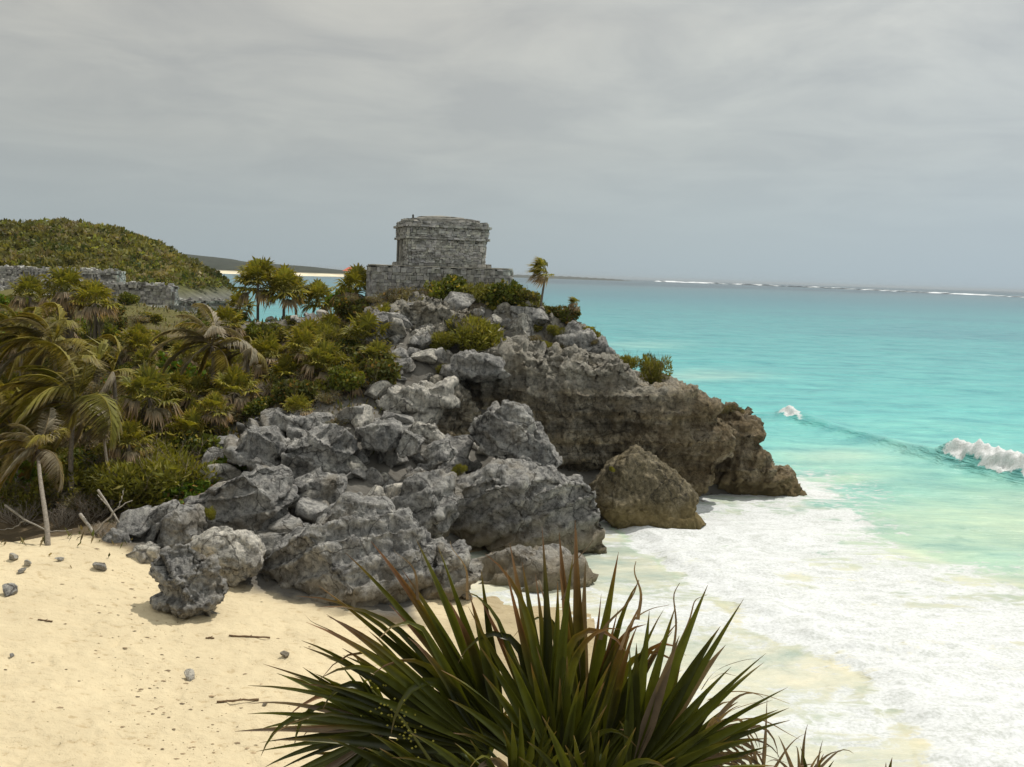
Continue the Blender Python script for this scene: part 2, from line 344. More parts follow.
hh = g.math('ADD', g.math('MULTIPLY', nB, 1.0), g.math('MULTIPLY', nC, .22))
b = g.n('ShaderNodeBump', {'Strength': .75, 'Distance': .14, 'Height': hh}).outputs[0]
bs = g.n('ShaderNodeBsdfPrincipled', {'Base Color': c, 'Roughness': .95, 'Normal': b, 'Specular IOR Level': .1}); nt.links.new(bs.outputs[0], o.inputs[0])
M_ground = m
tag(link('ground', mesh_np('ground', q, grid_faces(len(rr), len(th)), M_ground, cols)), kind='structure')
# ------------------------------------------------------------------ the hill on the left, far coast
def hill_h(x, y):
    x = x + .31 * np.maximum(0, y - 150)
    prof = np.interp(x, [-400,-130,-76,-67,-60,-54,-48,-44,-41.5,-39], [19,18,16.7,17,16.3,14.3,11.3,9.2,7.5,-3])
    u = (y - 152); f = np.exp(-np.maximum(0, -u) ** 2 / (2 * 15 ** 2)) * np.exp(-np.maximum(0, u) ** 2 / (2 * 60 ** 2))
    edge = np.interp(x, [-60, -46, -41, -38], [8, 7.5, 5, -3])
    return edge + (prof - edge) * f
hx, hy = np.meshgrid(np.linspace(-420, -34, 260), np.linspace(104, 420, 160)); hx = hx.ravel(); hy = hy.ravel()
hq = np.stack([hx, hy, hill_h(hx, hy)], -1); hq[:, 2] += .7 * fbm(hq * .12, 4, 20) * sstep(-39, -46, hx + .31 * np.maximum(0, hy - 150))
rk = sstep(-46.5, -43, hx + .31 * np.maximum(0, hy - 150) + 1.5 * fbm(hq * .3, 3, 22)) * sstep(9.5, 7, hq[:, 2])
hc = np.array([.10, .10, .035]) * (1 - rk[:, None]) + np.array([.15, .145, .13]) * rk[:, None]
M_hill = vcol_mat('hill_ground', .95, 0, .1, noise=.7, nscale=.8, bump=.8, bscale=2)
tag(link('hill', mesh_np('hill', hq, grid_faces(160, 260), M_hill, hc)), kind='structure')
# far coast: low wooded hills with a pale beach
n = 160; us = np.linspace(0, 1, n); cx = []
sil = [(-150,236),(60,243),(190,254),(215,257),(250,262),(300,266),(340,270),(372,272),(420,273.5),(470,274)]
dist = [1500,1500,1550,1600,1600,1650,1700,1700,1750,1800]
V = []; colr = []
for u in us:
    px = -150 + u * 620; py = np.interp(px, [a for a, b in sil], [b for a, b in sil]); D = np.interp(px, [a for a, b in sil], dist)
    base = atz(px, 276 + (px - 300) * .03, 0)
    base = np.array([base[0] / base[1] * (D - 40), D - 40, -1.])
    top = at(px, py, D + 220); dx = base[0] / base[1]
    rows = [(D - 60, -1), (D - 25, 1.5), (D - 3, 3.2), (D + 3, 5.5), (D + 60, 5.5 + (top[2] - 5.5) * .45), (D + 140, 5.5 + (top[2] - 5.5) * .85), (D + 220, top[2]), (D + 400, top[2] * .8), (D + 800, 0)]
    for k, (yy, zz) in enumerate(rows):
        jig = 1.6 * fbm(np.array([[dx * 60, k * 1.7, 0]]), 3, 5)[0] if k > 3 else 0
        V.append((dx * yy, yy, zz + jig)); colr.append((.80, .70, .50) if k < 3 else (.045, .05, .035))
tag(link('far_coast', mesh_np('far_coast', V, grid_faces(n, 9), vcol_mat('far_coast', .95, noise=.5, nscale=.03), colr)), kind='structure')
V = []; n = 60
for i in range(n):
    u = i / (n - 1); px = 500 + u * 135
    for yy, k in ((5200, 0), (5260, 1), (5500, 1.0), (5800, 0)):
        h = 14 * k * (math.sin(math.pi * min(1, u * 1.0 + .28 if u < .72 else (1 - u) / .28 * .5)) if True else 0)
        h = k * np.interp(u, [0, .5, .85, 1], [16, 15, 9, 0]) + (1.2 * k * math.sin(i * 1.7))
        P = at(px, 277, yy); V.append((P[0], yy, h - 1))
tag(link('far_point', mesh_np('far_point', V, grid_faces(n, 4), vcol_mat('far_point', .95), np.tile((.08, .085, .07), (len(V), 1)))), kind='structure')
# ------------------------------------------------------------------ sea
front_px = [(560,505),(600,520),(632,542),(662,566),(700,592),(742,624),(792,652),(850,672),(888,704),(908,740),(925,790),(950,900)]
back_px = [(1500,980),(1300,760),(1150,660),(1060,612),(1024,596),(985,578),(945,560),(905,548),(868,532),(832,514),(806,506),(838,498),(832,484),(800,474),(700,480)]
FR = np.array([atz(a, b)[:2] for a, b in front_px]); FOAM = np.array([atz(a, b)[:2] for a, b in front_px + back_px])
crest_px = [(770,412),(790,417),(830,428),(870,440),(920,455),(952,464),(990,472),(1024,480),(1100,496),(1300,530)]
CR = np.array([atz(a, b)[:2] for a, b in crest_px])
sth = np.radians(np.linspace(-30, 40, 720)); rows = np.concatenate([np.arange(18, 40, .13), np.arange(40, 100, .17), np.geomspace(100, 30000, 260)])
TH, RR = np.meshgrid(sth, rows); X = (RR * np.sin(TH)).ravel(); Y = (RR * np.cos(TH)).ravel()
near = RR.ravel() < 420
Z = np.zeros(len(X)); foam = np.zeros(len(X))
q = np.stack([X, Y, 0 * X], -1); qn = q[near]
Z[near] = .20 * fbm(qn * np.array([.16, .34, 1]), 3, 30) + .04 * fbm(qn * np.array([.8, 1.3, 1]), 3, 31)
# swell lines further out
Z[near] += .12 * sstep(60, 120, qn[:, 1]) * np.sin(qn[:, 1] * .42 + 3 * fbm(qn * .03, 2, 8)) * sstep(400, 200, qn[:, 1])
xn, yn = qn[:, 0], qn[:, 1]
# breaking wave: signed distance to the crest line (positive towards the beach)
dcr = pdist(xn, yn, CR, False); _xs = np.linspace(CR[:, 0].min() - 10, CR[:, 0].max() + 10, 400); _o = np.argsort(CR[:, 0]); _ys = np.interp(_xs, CR[_o, 0], CR[_o, 1]); _kk = np.exp(-np.linspace(-2, 2, 61) ** 2); _ys = np.convolve(np.pad(_ys, 30, 'edge'), _kk / _kk.sum(), 'valid')
ccy = np.interp(xn, _xs, _ys)
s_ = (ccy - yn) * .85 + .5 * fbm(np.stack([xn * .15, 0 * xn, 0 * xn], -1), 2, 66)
cpx, cpy = project(np.stack([xn, yn, 0 * xn], -1))
broken = sstep(936, 966, cpx + 14 * fbm(qn * .9, 2, 67)) + 1.0 * np.exp(-((cpx - 790) / 11.) ** 2)
amp = np.interp(cpx, [740, 775, 790, 800, 860, 935, 955, 1000, 1300], [0, .2, 1.0, .5, .42, .6, 1.75, 1.6, 1.2])
lump = fbm(qn * 1.1, 4, 41)
prof = np.where(s_ > 0, np.exp(-(s_ / (4.6 - 2.2 * np.clip(broken, 0, 1))) ** 2), np.exp(-(s_ / 5.5) ** 2))
Z[near] += amp * prof * (1 + .30 * lump * np.clip(broken, 0, 1))
brk = np.clip(broken, 0, 1) * np.where(s_ > 0, sstep(3.4, 1.6, s_ + lump * 1.6), sstep(-1.6, -.3, s_ + lump * 1.2))
Z[near] += brk * (.35 * fbm(qn * 2.6, 3, 44) + .08 * fbm(qn * 6.0, 2, 45))
# surf foam
sdf = sdp(xn, yn, FOAM); dfr = pdist(xn, yn, FR, False)
wig = fbm(qn * np.array([.35, .5, 1]), 4, 50) * 1.6 + fbm(qn * np.array([1.6, 1.9, 1]), 3, 52) * .5
ins = sstep(-.9, .9, sdf + wig * np.where(dfr < 3, .7, 1.4))
dens = np.interp(dfr, [0, 2.5, 6, 12, 22], [1.0, .92, .80, .66, .48])
patch = fbm(qn * np.array([.10, .26, 1]), 3, 55); mid_ = ridged(qn * np.array([.42, .95, 1]), 3, 58) - .35
foam_n = np.where(dfr < 3, ins, sstep(-3.2, 2.6, sdf + wig * 1.6)) * np.clip(dens + patch * .6 + mid_ * .40 * sstep(1, 6, dfr), 0, 1)
wash = (1 - ins) * sstep(-2, 2, cpy - np.interp(cpx, [a for a, b in front_px], [b for a, b in front_px])) * (yn < 60)
foam_n = np.maximum(foam_n, wash * np.clip(.30 + .4 * patch + .30 * mid_ + .20 * np.exp(-(dfr / 2.0) ** 2), .12, .8))
foam_n = np.maximum(foam_n, brk * 1.05)
out_thin = (1 - ins) * sstep(9, 0, dfr * 0 + np.maximum(-sdf, 0)) * .36 * (patch > -.2)
foam_n = np.maximum(foam_n, out_thin * (yn < 75))
foam[near] = foam_n
bore = ins * sstep(0, 1.6, dfr) * np.exp(-(dfr / 4.5) ** 2); Z[near] += bore * (.22 + .16 * lump) + ins * .10 * fbm(qn * np.array([1.1, 2.0, 1]), 3, 57) * sstep(14, 2, dfr)
# water colour by depth: cream sand shallows, aqua, turquoise, teal, deep beyond reef
Rr = RR.ravel(); PX, PY = project(np.stack([X, Y, 0 * X], -1))
n1 = np.zeros(len(X)); n1 = fbm(q * np.array([.035, .07, 1]), 4, 70); n2 = fbm(q * np.array([.006, .02, 1]), 4, 72)
off = (Y * 1.0 - X * .22) * (1 + .16 * n1)
stops = [20, 34, 45, 53, 62, 90, 150, 320, 700, 1600, 1900, 30000]
ctab = np.array([(.60,.56,.39),(.58,.57,.41),(.42,.56,.42),(.28,.53,.43),(.19,.52,.47),(.13,.47,.45),(.10,.38,.385),(.08,.30,.32),(.075,.20,.24),(.10,.17,.20),(.06,.10,.13),(.055,.09,.12)])
wc = np.stack([np.interp(np.log(np.maximum(off, 5)), np.log(stops), ctab[:, k]) for k in range(3)], -1)
dk = sstep(.0, .5, n2) * sstep(90, 300, Rr) * .45; wc = wc * (1 - dk[:, None]) + np.array([.07, .22, .27]) * dk[:, None]
_ins = np.zeros(len(X)); _ins[near] = np.clip(np.maximum(ins, wash), 0, 1) * np.interp(dfr, [0, 12, 26], [.9, .7, .35])
wc = wc * (1 - _ins[:, None]) + np.array([.60, .595, .475]) * _ins[:, None]
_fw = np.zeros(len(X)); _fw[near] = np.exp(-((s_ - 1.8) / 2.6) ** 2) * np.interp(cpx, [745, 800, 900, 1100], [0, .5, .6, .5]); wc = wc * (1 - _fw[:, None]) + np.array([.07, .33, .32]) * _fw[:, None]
# milky sand streaks near the headland
def patchc(px, py, sx, sy, col, a):
    global wc
    w_ = np.exp(-((PX - px) / sx) ** 2 - ((PY - py) / sy) ** 2) * a * (1 + .5 * n1); w_ = np.clip(w_, 0, 1)[:, None]; wc = wc * (1 - w_) + np.array(col) * w_
patchc(835, 456, 62, 9, (.56, .62, .46), .6); patchc(700, 376, 60, 5, (.5, .62, .5), .5); patchc(840, 478, 50, 7, (.55, .64, .45), .5); patchc(900, 540, 90, 18, (.42, .58, .44), .4)
patchc(640, 345, 45, 4, (.4, .62, .52), .4); patchc(1000, 560, 60, 14, (.3, .60, .48), .4)
# reef breakers: long broken white lines on the reef
CRF = np.array([(x_, 275 + (x_ - 512) * .032 + d_) for x_, d_ in ((640,1.9),(700,2.1),(760,2.6),(840,3.4),(900,4.2),(960,5.0),(1024,6.0),(1200,8.5))])
ry = np.interp(PX, CRF[:, 0], CRF[:, 1]); far = (Rr > 700)
gate = sstep(-.25, .15, fbm(np.stack([PX * .028, 0 * PX, 0 * PX], -1), 3, 80)) * sstep(640, 720, PX)
foam = np.where(far, np.maximum(foam, 0), foam)
m, nt, o = newmat('sea_water'); g = G(nt); p = g.pos()
fa = g.n('ShaderNodeAttribute', attribute_name='foam').outputs['Fac']; wcol = g.n('ShaderNodeAttribute', attribute_name='Col').outputs[0]
sv = g.n('ShaderNodeMapping', {0: p, 3: (.75, 1.35, 1)}).outputs[0]
dn = g.n('ShaderNodeTexNoise', {'Vector': sv, 'Scale': .7, 'Detail': 3.0}).outputs['Color']
sv2 = g.n('ShaderNodeVectorMath', {0: sv, 1: g.n('ShaderNodeVectorMath', {0: dn, 'Scale': 2.2}, operation='SCALE').outputs[0]}, operation='ADD').outputs[0]
v1 = g.n('ShaderNodeTexVoronoi', {'Vector': sv2, 'Scale': 1.5, 'Detail': 2.0, 'Roughness': .6}, feature='DISTANCE_TO_EDGE').outputs['Distance']
fn = g.noise(sv2, 1.3, 8, .66); fn2 = g.noise(p, 9, 4, .6)
pat = g.math('ADD', g.math('MULTIPLY', v1, 1.15), g.math('MULTIPLY', g.math('SUBTRACT', fn, .5), 1.25))
pat = g.math('ADD', pat, g.math('MULTIPLY', g.math('SUBTRACT', fn2, .5), .25))
thr = g.math('MULTIPLY_ADD', fa, .80, -.27)
fmask = g.maprange(g.math('SUBTRACT', thr, pat), -.10, .15)
fmask = g.math('MULTIPLY', fmask, g.maprange(fa, .05, .3))
farv = g.n('ShaderNodeMapping', {0: p, 3: (.10, .28, 1)}).outputs[0]
chop = g.noise(farv, 1.0, 7, .65)
chop2 = g.noise(g.n('ShaderNodeMapping', {0: p, 3: (.30, .42, 1)}).outputs[0], 1.0, 6, .7)
wcol = g.mix(.8, wcol, g.ramp(chop2, [(.34, (.66, .78, .83)), (.46, (.96, .98, 1)), (.56, (1.04, 1.02, 1)), (.68, (1.3, 1.2, 1.15))]), 'MULTIPLY')
wcol2 = g.mix(.75, wcol, g.ramp(chop, [(.36, (.62, .74, .80)), (.5, (1, 1, 1)), (.64, (1.22, 1.16, 1.12))]), 'MULTIPLY')
# small whitecaps on the open water
dcap = g.n('ShaderNodeVectorMath', {0: p}, operation='LENGTH').outputs['Value']
capn = g.n('ShaderNodeTexNoise', {'Vector': g.n('ShaderNodeMapping', {0: p, 3: (.13, .5, 1)}).outputs[0], 'Scale': 1.0, 'Detail': 5.0, 'Roughness': .7}).outputs[0]
cap = g.math('MULTIPLY', g.maprange(capn, .765, .80), g.maprange(dcap, 90, 140))
fmask = g.math('MAXIMUM', fmask, cap)
wv = g.noise(g.n('ShaderNodeMapping', {0: p, 3: (.5, 1.2, 1)}).outputs[0], 1.6, 6, .62)
wv2 = g.noise(g.n('ShaderNodeMapping', {0: p, 3: (.03, .10, 1)}).outputs[0], 1.2, 5, .6)
hgt = g.math('ADD', g.math('MULTIPLY', wv, .5), g.math('MULTIPLY', wv2, 5.0))
bw = g.n('ShaderNodeBump', {'Strength': .8, 'Distance': .35, 'Height': hgt}).outputs[0]
wb = g.n('ShaderNodeBsdfPrincipled', {'Base Color': wcol2, 'Roughness': .28, 'IOR': 1.33, 'Specular IOR Level': .22, 'Normal': bw})
bf = g.n('ShaderNodeBump', {'Strength': .45, 'Distance': .10, 'Height': g.math('ADD', fn, g.math('MULTIPLY', fn2, .4))}).outputs[0]
fcol = g.ramp(g.math('ADD', g.math('MULTIPLY', fn2, .5), g.math('MULTIPLY', fn, .5)), [(.38, (.50, .515, .48)), (.48, (.63, .64, .625)), (.57, (.73, .74, .73))])
fb = g.n('ShaderNodeBsdfPrincipled', {'Base Color': fcol, 'Roughness': .8, 'Specular IOR Level': .1, 'Normal': bf})
mm = g.n('ShaderNodeMixShader', {0: fmask, 1: wb.outputs[0], 2: fb.outputs[0]}); nt.links.new(mm.outputs[0], o.inputs[0])
M_sea = m
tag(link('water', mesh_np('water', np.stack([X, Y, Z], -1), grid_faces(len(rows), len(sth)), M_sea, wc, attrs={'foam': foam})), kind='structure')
del TH, RR, X, Y, Z, q, qn, PX, PY, n1, n2
# reef breakers: low ridges of white water lying on the reef line
m, nt, o = newmat('reef_foam'); g = G(nt); bs = g.n('ShaderNodeBsdfDiffuse', {0: (.88, .9, .9, 1)}); t2 = g.n('ShaderNodeBsdfTranslucent', {0: (.9, .92, .92, 1)}); mm = g.n('ShaderNodeMixShader', {0: .0, 1: bs.outputs[0], 2: t2.outputs[0]}); nt.links.new(mm.outputs[0], o.inputs[0]); M_foam = m
rx = random.Random(5)
px = 655.0
first = None; k = 0
while px < 1090:
    ln = rx.uniform(22, 70) * (1 if px > 720 else .6); gap = rx.uniform(-12, 3)
    a, b = px, px + ln; px = b + gap
    V = []; n = 14
    for i in range(n):
        u = i / (n - 1); x_ = a + (b - a) * u; y_ = np.interp(x_, CRF[:, 0], CRF[:, 1]) + rx.uniform(-.02, .02)
        P = atz(x_, y_); dep = P[1]; t = math.sin(math.pi * min(1, max(0, u))) ** .5 * rx.uniform(.7, 1.1); hgt_ = (1.1 + 1.7 * t) * (1 if 0 < i < n - 1 else .2) * dep / 2300
        nn = P / np.linalg.norm(P)
        for s, hh in ((-1, -.3), (-.4, .55), (.1, 1), (.6, .6), (1, -.3)):
            V.append((P[0], P[1] + s * 60 * (.3 + t) * dep / 1800, hh * hgt_))
    ob = link('breaking_wave', mesh_np('breaking_wave', V, grid_faces(n, 5), M_foam))
    tag(ob, kind='structure'); k += 1
# ------------------------------------------------------------------ rocks
_ico = {}
def ico(sub):
    if sub not in _ico:
        bm = bmesh.new(); bmesh.ops.create_icosphere(bm, subdivisions=sub, radius=1)
        V = np.array([v.co[:] for v in bm.verts]); Fc = np.array([[v.index for v in f.verts] for f in bm.faces]); bm.free()
        V /= np.linalg.norm(V, axis=1)[:, None]; _ico[sub] = (V, Fc)
    return _ico[sub]
def outline_R(P2, c, th):
    # farthest hit of a ray from c at angle th with polygon P2
    R_ = np.zeros(len(th)); dx = np.cos(th); dz = np.sin(th); n = len(P2)
    for i in range(n):
        a = P2[i] - c; b = P2[(i + 1) % n] - c; e_ = b - a
        den = dx * e_[1] - dz * e_[0]; den = np.where(abs(den) < 1e-9, 1e-9, den)
        t = (a[0] * e_[1] - a[1] * e_[0]) / den; u = (a[0] * dz - a[1] * dx) / den
        ok = (t > 0) & (u >= -1e-6) & (u <= 1 + 1e-6); R_ = np.where(ok & (t > R_), t, R_)
    return R_
def rock_shape(poly, Y, D, sub, seed, n=2.8, facets=9, cut=(.62, .9)):
    W3 = np.array([at(a, b, Y) for a, b in poly]); P2 = W3[:, [0, 2]]
    x, z = P2[:, 0], P2[:, 1]; x1, z1 = np.roll(x, -1), np.roll(z, -1); cr_ = x * z1 - x1 * z; A = cr_.sum() / 2
    c = np.array([((x + x1) * cr_).sum(), ((z + z1) * cr_).sum()]) / (6 * A)
    d, Fc = ico(sub); inp = np.hypot(d[:, 0], d[:, 2]) + 1e-9; tt = np.arctan2(d[:, 2], d[:, 0])
    tab = np.linspace(-math.pi, math.pi, 721); Rt = outline_R(P2, c, tab); Rt = np.where(Rt <= 0, Rt[Rt > 0].mean(), Rt)
    Rr_ = np.interp(tt, tab, Rt)
    r = ((inp / Rr_) ** n + (abs(d[:, 1]) / D) ** n) ** (-1 / n)
    V = d * r[:, None]
    g_ = np.random.RandomState(seed)
    for k in range(facets):
        nn = g_.normal(size=3); nn[0] *= .75; nn[2] = nn[2] * .6 + .25; nn[1] = -abs(nn[1]) - .45 if k % 3 else abs(nn[1]) + .4; nn /= np.linalg.norm(nn)
        s = V @ nn; h = s.max() * g_.uniform(*cut); V = V - np.maximum(0, s - h)[:, None] * nn * .92
    return V, Fc, np.array([c[0], Y, c[1]])
def normals(V, Fc):
    a, b, c = V[Fc[:, 0]], V[Fc[:, 1]], V[Fc[:, 2]]; nn = np.cross(b - a, c - a); N_ = np.zeros_like(V)
    for k in range(3): 
        for ax in range(3): N_[:, ax] += np.bincount(Fc[:, k], nn[:, ax], len(V))
    return N_ / (np.linalg.norm(N_, axis=1)[:, None] + 1e-12)
def karst(V, Fc, off, seed, amp):
    # weathered limestone relief: big lumps, cracks, sharp pits
    p = V + off
    for sc, a, kind in ((.5, .9, 'f'), (1.0, .95, 'w'), (2.8, .42, 'w'), (5.5, .30, 'r'), (12, .15, 'r')):
        N_ = normals(V, Fc); q_ = V + off + seed * 3.1
        if kind == 'f': dd = fbm(q_ * sc, 3, seed)
        elif kind == 'r': dd = ridged(q_ * sc, 3, seed) - .4
        else:
            f1, f2 = worley(q_ * sc + .35 * np.stack([fbm(q_ * sc * .8, 2, seed + 5)] * 3, -1), seed); dd = np.clip((f2 - f1) * 2.2, 0, .7) - .5
        V = V + N_ * (dd * a * amp)[:, None]
    return V
def boulder(poly, Y, D, label, seed, mat=None, sub=5, amp=None, group=None, **kw):
    cc = np.mean(np.array(poly, float), axis=0); poly = [tuple(cc + (np.array(p) - cc) * 1.05) for p in poly]; sub = max(5, sub) if D > .7 else sub
    V, Fc, c = rock_shape(poly, Y, D, sub, seed, **kw)
    ext = np.ptp(V, axis=0); a = amp if amp is not None else min((.13 if 'craggy' in label else .115) * float(np.median(ext)), .21)
    if float(np.median(ext)) > 2.2 and seed != 301:
        _r = np.random.RandomState(seed); tn = np.array([_r.uniform(-.5, .5), _r.uniform(-.3, .3), 1.0]); hgt_ = (V @ tn) * 1.15 + .5 * fbm((V + c) * .5, 3, seed + 3)
        led = hgt_ - np.floor(hgt_); V = V - normals(V, Fc) * ((sstep(0, .75, led) * sstep(1.0, .86, led) - .5) * -.30)[:, None]
    V = karst(V, Fc, c, seed, a)
    o = link('boulder', mesh_np('boulder', V, Fc, mat or M_boulder), loc=tuple(c))
    return tag(o, label, 'boulder', group)
BL = [
 ([(470,425),(486,413),(507,404),(525,412),(538,428),(546,441),(559,460),(549,467),(523,463),(499,455),(481,446),(472,438)],46,2.0,'pointed grey boulder resting on the long slab boulder in front of the cave',6),
 ([(452,485),(473,477),(489,467),(504,464),(546,471),(583,484),(598,496),(614,514),(620,527),(619,548),(583,549),(517,545),(465,538),(447,526),(444,506)],43,2.4,'long grooved grey slab boulder lying between the cave and the surf',6),
 ([(192,500),(205,490),(240,475),(262,468),(285,475),(292,490),(290,505),(270,528),(250,542),(225,538),(205,525),(195,512)],38.5,2.0,'big rounded light grey boulder with a yellow tuft at the left of the rock pile',5),
 ([(283,463),(291,441),(312,433),(333,423),(346,423),(353,438),(353,464),(336,472),(304,477),(286,475)],43,1.5,'broad smooth faced grey boulder in the middle of the rock pile below the flat ledge',5),
 ([(223,441),(247,430),(273,430),(290,443),(281,462),(252,466),(231,461)],43.5,1.5,'low knobbly boulder at the top left of the rock pile beside the green shrubs',5),
 ([(262,418),(278,413),(330,415),(338,423),(322,430),(299,433),(270,426)],46.5,1.3,'flat rock ledge at the back of the rock pile below the scrub',5),
 ([(350,433),(369,423),(390,420),(402,427),(400,440),(390,450),(370,446),(356,443)],44,1.2,'hollowed grey boulder right of the broad smooth boulder',5),
 ([(396,448),(405,430),(424,441),(418,452),(400,456)],43.4,.8,'small triangular boulder leaning against the hollowed boulder',4),
 ([(408,428),(416,424),(435,425),(444,438),(429,443),(416,438)],45.5,.8,'dark wedge boulder under the overhanging pale slab',4),
 ([(420,451),(435,442),(448,441),(458,454),(448,464),(429,466)],43,.9,'dark pitted boulder left of the pointed boulder',4),
 ([(388,506),(398,488),(422,475),(442,472),(458,485),(460,506),(445,527),(427,533),(409,527),(393,516)],40.3,1.5,'pitted grey boulder with bright streaks just left of the long slab boulder',5),
 ([(288,490),(299,481),(315,476),(336,477),(340,485),(325,495),(310,505),(294,503)],41,1.0,'tilted flat topped stone right of the big rounded boulder',4),
 ([(330,509),(356,496),(382,500),(384,513),(346,516)],40,.9,'pale tan slab among the loose rubble above the huge rough boulder',4),
 ([(262,562),(285,545),(320,522),(345,505),(385,512),(412,530),(432,556),(432,588),(400,602),(350,618),(315,610),(283,592),(266,576)],34.8,3.0,'huge rough grey boulder on the sand with a shaded undercut',6),
 ([(386,530),(403,520),(421,528),(432,545),(420,560),(395,552)],37.2,1.0,'ridged boulder perched behind the right end of the huge rough boulder',5),
 ([(400,580),(414,550),(440,543),(468,552),(480,570),(470,594),(430,602)],35.5,1.4,'grey boulder right of the huge rough boulder behind the fan palm leaves',5),
 ([(465,568),(490,552),(530,550),(575,556),(592,572),(580,598),(520,606),(475,600)],38.5,1.6,'dark low boulder beneath the long slab boulder behind the fan palm leaves',5),
 ([(191,540),(212,531),(241,532),(259,545),(263,558),(256,571),(236,581),(220,578),(204,563),(193,553)],34,1.1,'pale rounded boulder with a shadow under it on the sand edge',5),
 ([(152,566),(165,553),(186,550),(204,560),(220,579),(223,587),(215,604),(212,618),(204,626),(178,628),(152,624),(160,606),(158,586)],30.6,.9,'craggy grey boulder standing alone out on the sand',6),
 ([(163,520),(178,507),(199,510),(203,530),(190,548),(168,554)],36,.9,'egg shaped grey boulder left of the big rounded boulder',4),
 ([(130,538),(150,513),(172,500),(182,503),(168,522),(160,545),(140,548)],37.2,.9,'sloping dark slab beneath the green shrubs at the edge of the sand',4),
 ([(120,556),(147,541),(160,547),(162,561),(139,567)],34.6,.6,'small pale chalky rock behind the craggy lone boulder',4),
 ([(98,542),(112,530),(132,536),(132,552),(108,556)],36,.6,'small rounded grey rock beside the driftwood',4),
 ([(363,320),(374,310),(388,314),(390,332),(376,340)],55,1.2,'blocky grey boulder high on the slope at left below the temple',4),
 ([(389,352),(400,344),(415,350),(419,364),(402,375),(390,368)],54,1.0,'angular pale boulder in the dark gully below the temple',4),
 ([(408,338),(418,327),(436,326),(442,336),(428,346),(412,344)],55,1.0,'round topped pale boulder wedged above the dark gully',4),
 ([(378,400),(392,390),(426,386),(462,381),(468,388),(458,403),(436,411),(410,416),(388,420)],49,1.6,'long pale slab jutting out over the rock pile',5),
 ([(556,334),(574,325),(595,338),(610,348),(612,362),(584,362),(562,352)],56.5,1.5,'weathered grey rock on the ridge edge above the cliff',5),
 ([(500,322),(518,310),(537,318),(540,342),(516,344),(502,338)],57,1.5,'cracked pale rock right of the big feathery shrub below the temple',5),
 ([(340,336),(352,322),(366,324),(366,342),(348,346)],57,1.0,'small grey rock beside the fan palms on the slope below the temple',4),
 ([(440,375),(452,358),(478,352),(502,356),(508,374),(480,384)],51,1.4,'ribbed grey rock shoulder at the left top of the cliff face',5),
]
brown = ([(593,486),(612,466),(636,449),(654,460),(672,473),(690,486),(696,497),(692,510),(704,520),(680,532),(638,534),(612,522),(598,502)],48.5,2.3)
# cliff: union of big masses, remeshed and weathered
def cliff():
    masses = [([(442,366),(470,350),(520,347),(570,352),(612,360),(640,374),(682,385),(716,404),(726,430),(726,452),(716,474),(696,486),(640,476),(590,470),(540,466),(500,452),(470,436),(450,405)],54.3,3.8,3.6),
              ([(700,408),(722,398),(742,398),(755,408),(754,425),(751,440),(766,452),(774,468),(792,480),(802,490),(796,496),(745,494),(706,490),(690,470),(690,435)],57.5,2.8,2.8),
              ([(455,345),(470,312),(505,300),(545,306),(580,318),(603,338),(612,362),(580,376),(520,372),(470,372)],59,4.0,3),
              ([(352,330),(372,312),(420,300),(470,304),(490,330),(470,366),(420,385),(385,372),(360,352)],57.5,3.4,3),
              ([(410,400),(440,384),(470,384),(480,420),(470,460),(440,470),(415,440)],50.5,2.2,3),
              ([(640,440),(700,440),(735,470),(742,495),(700,500),(660,500)],58.5,2.2,3),
              ([(560,356),(600,352),(650,376),(650,420),(600,430),(560,410)],57.5,3.6,3)]
    Vs = []; Fs = []; n_ = 0
    for i, (poly, Y_, D_, e_) in enumerate(masses):
        V, Fc, c = rock_shape(poly, Y_, D_, 5, 100 + i, n=e_, facets=10, cut=(.74, .95)); Vs.append(V + c); Fs.append(Fc + n_); n_ += len(V)
    me = mesh_np('cliff_base', np.concatenate(Vs), np.concatenate(Fs), M_cliff)
    o = bpy.data.objects.new('tmp', me); C.objects.link(o)
    md = o.modifiers.new('r', 'REMESH'); md.mode = 'VOXEL'; md.voxel_size = .13; md.adaptivity = 0
    t = o.modifiers.new('t', 'TRIANGULATE')
    dg = bpy.context.evaluated_depsgraph_get(); em = bpy.data.meshes.new_from_object(o.evaluated_get(dg))
    V = np.empty(len(em.vertices) * 3, np.float32); em.vertices.foreach_get('co', V); V = V.reshape(-1, 3).astype(float)
    Fc = np.empty(len(em.polygons) * 3, np.int32); em.loops.foreach_get('vertex_index', Fc); Fc = Fc.reshape(-1, 3)
    bpy.data.objects.remove(o)
    N_ = normals(V, Fc)
    st = fbm(np.stack([V[:, 0] * .08, V[:, 1] * .08, V[:, 2] * 1.5], -1), 3, 90)           # strata
    gv = ridged(np.stack([V[:, 0] * .9, V[:, 1] * .9, V[:, 2] * .22], -1), 3, 91) - .4      # vertical grooves
    _lay = ridged(np.stack([V[:, 0] * .05, V[:, 1] * .05, V[:, 2] * .95 + .12 * V[:, 0] * .3], -1), 2, 95) - .4
    V = V - N_ * (.75 * np.exp(-((V[:, 2] - 2.0) / 1.2) ** 2) * sstep(3, 6, V[:, 0]) * sstep(13, 10, V[:, 0]))[:, None]
    V = V + N_ * (.55 * _lay * sstep(1, 6, V[:, 0]) + .55 * st * sstep(2, 7, V[:, 0]) + .25 * st + .55 * gv * sstep(2, 5, V[:, 2]) * sstep(8, 3, V[:, 0]) + .15 * gv + .5 * fbm(V * .35, 3, 92))[:, None]
    V = karst(V, Fc, np.zeros(3), 17, .33)
    return V, Fc
cV, cF = cliff()
tag(link('cliff', mesh_np('cliff', cV, cF, M_cliff)), kind='structure')
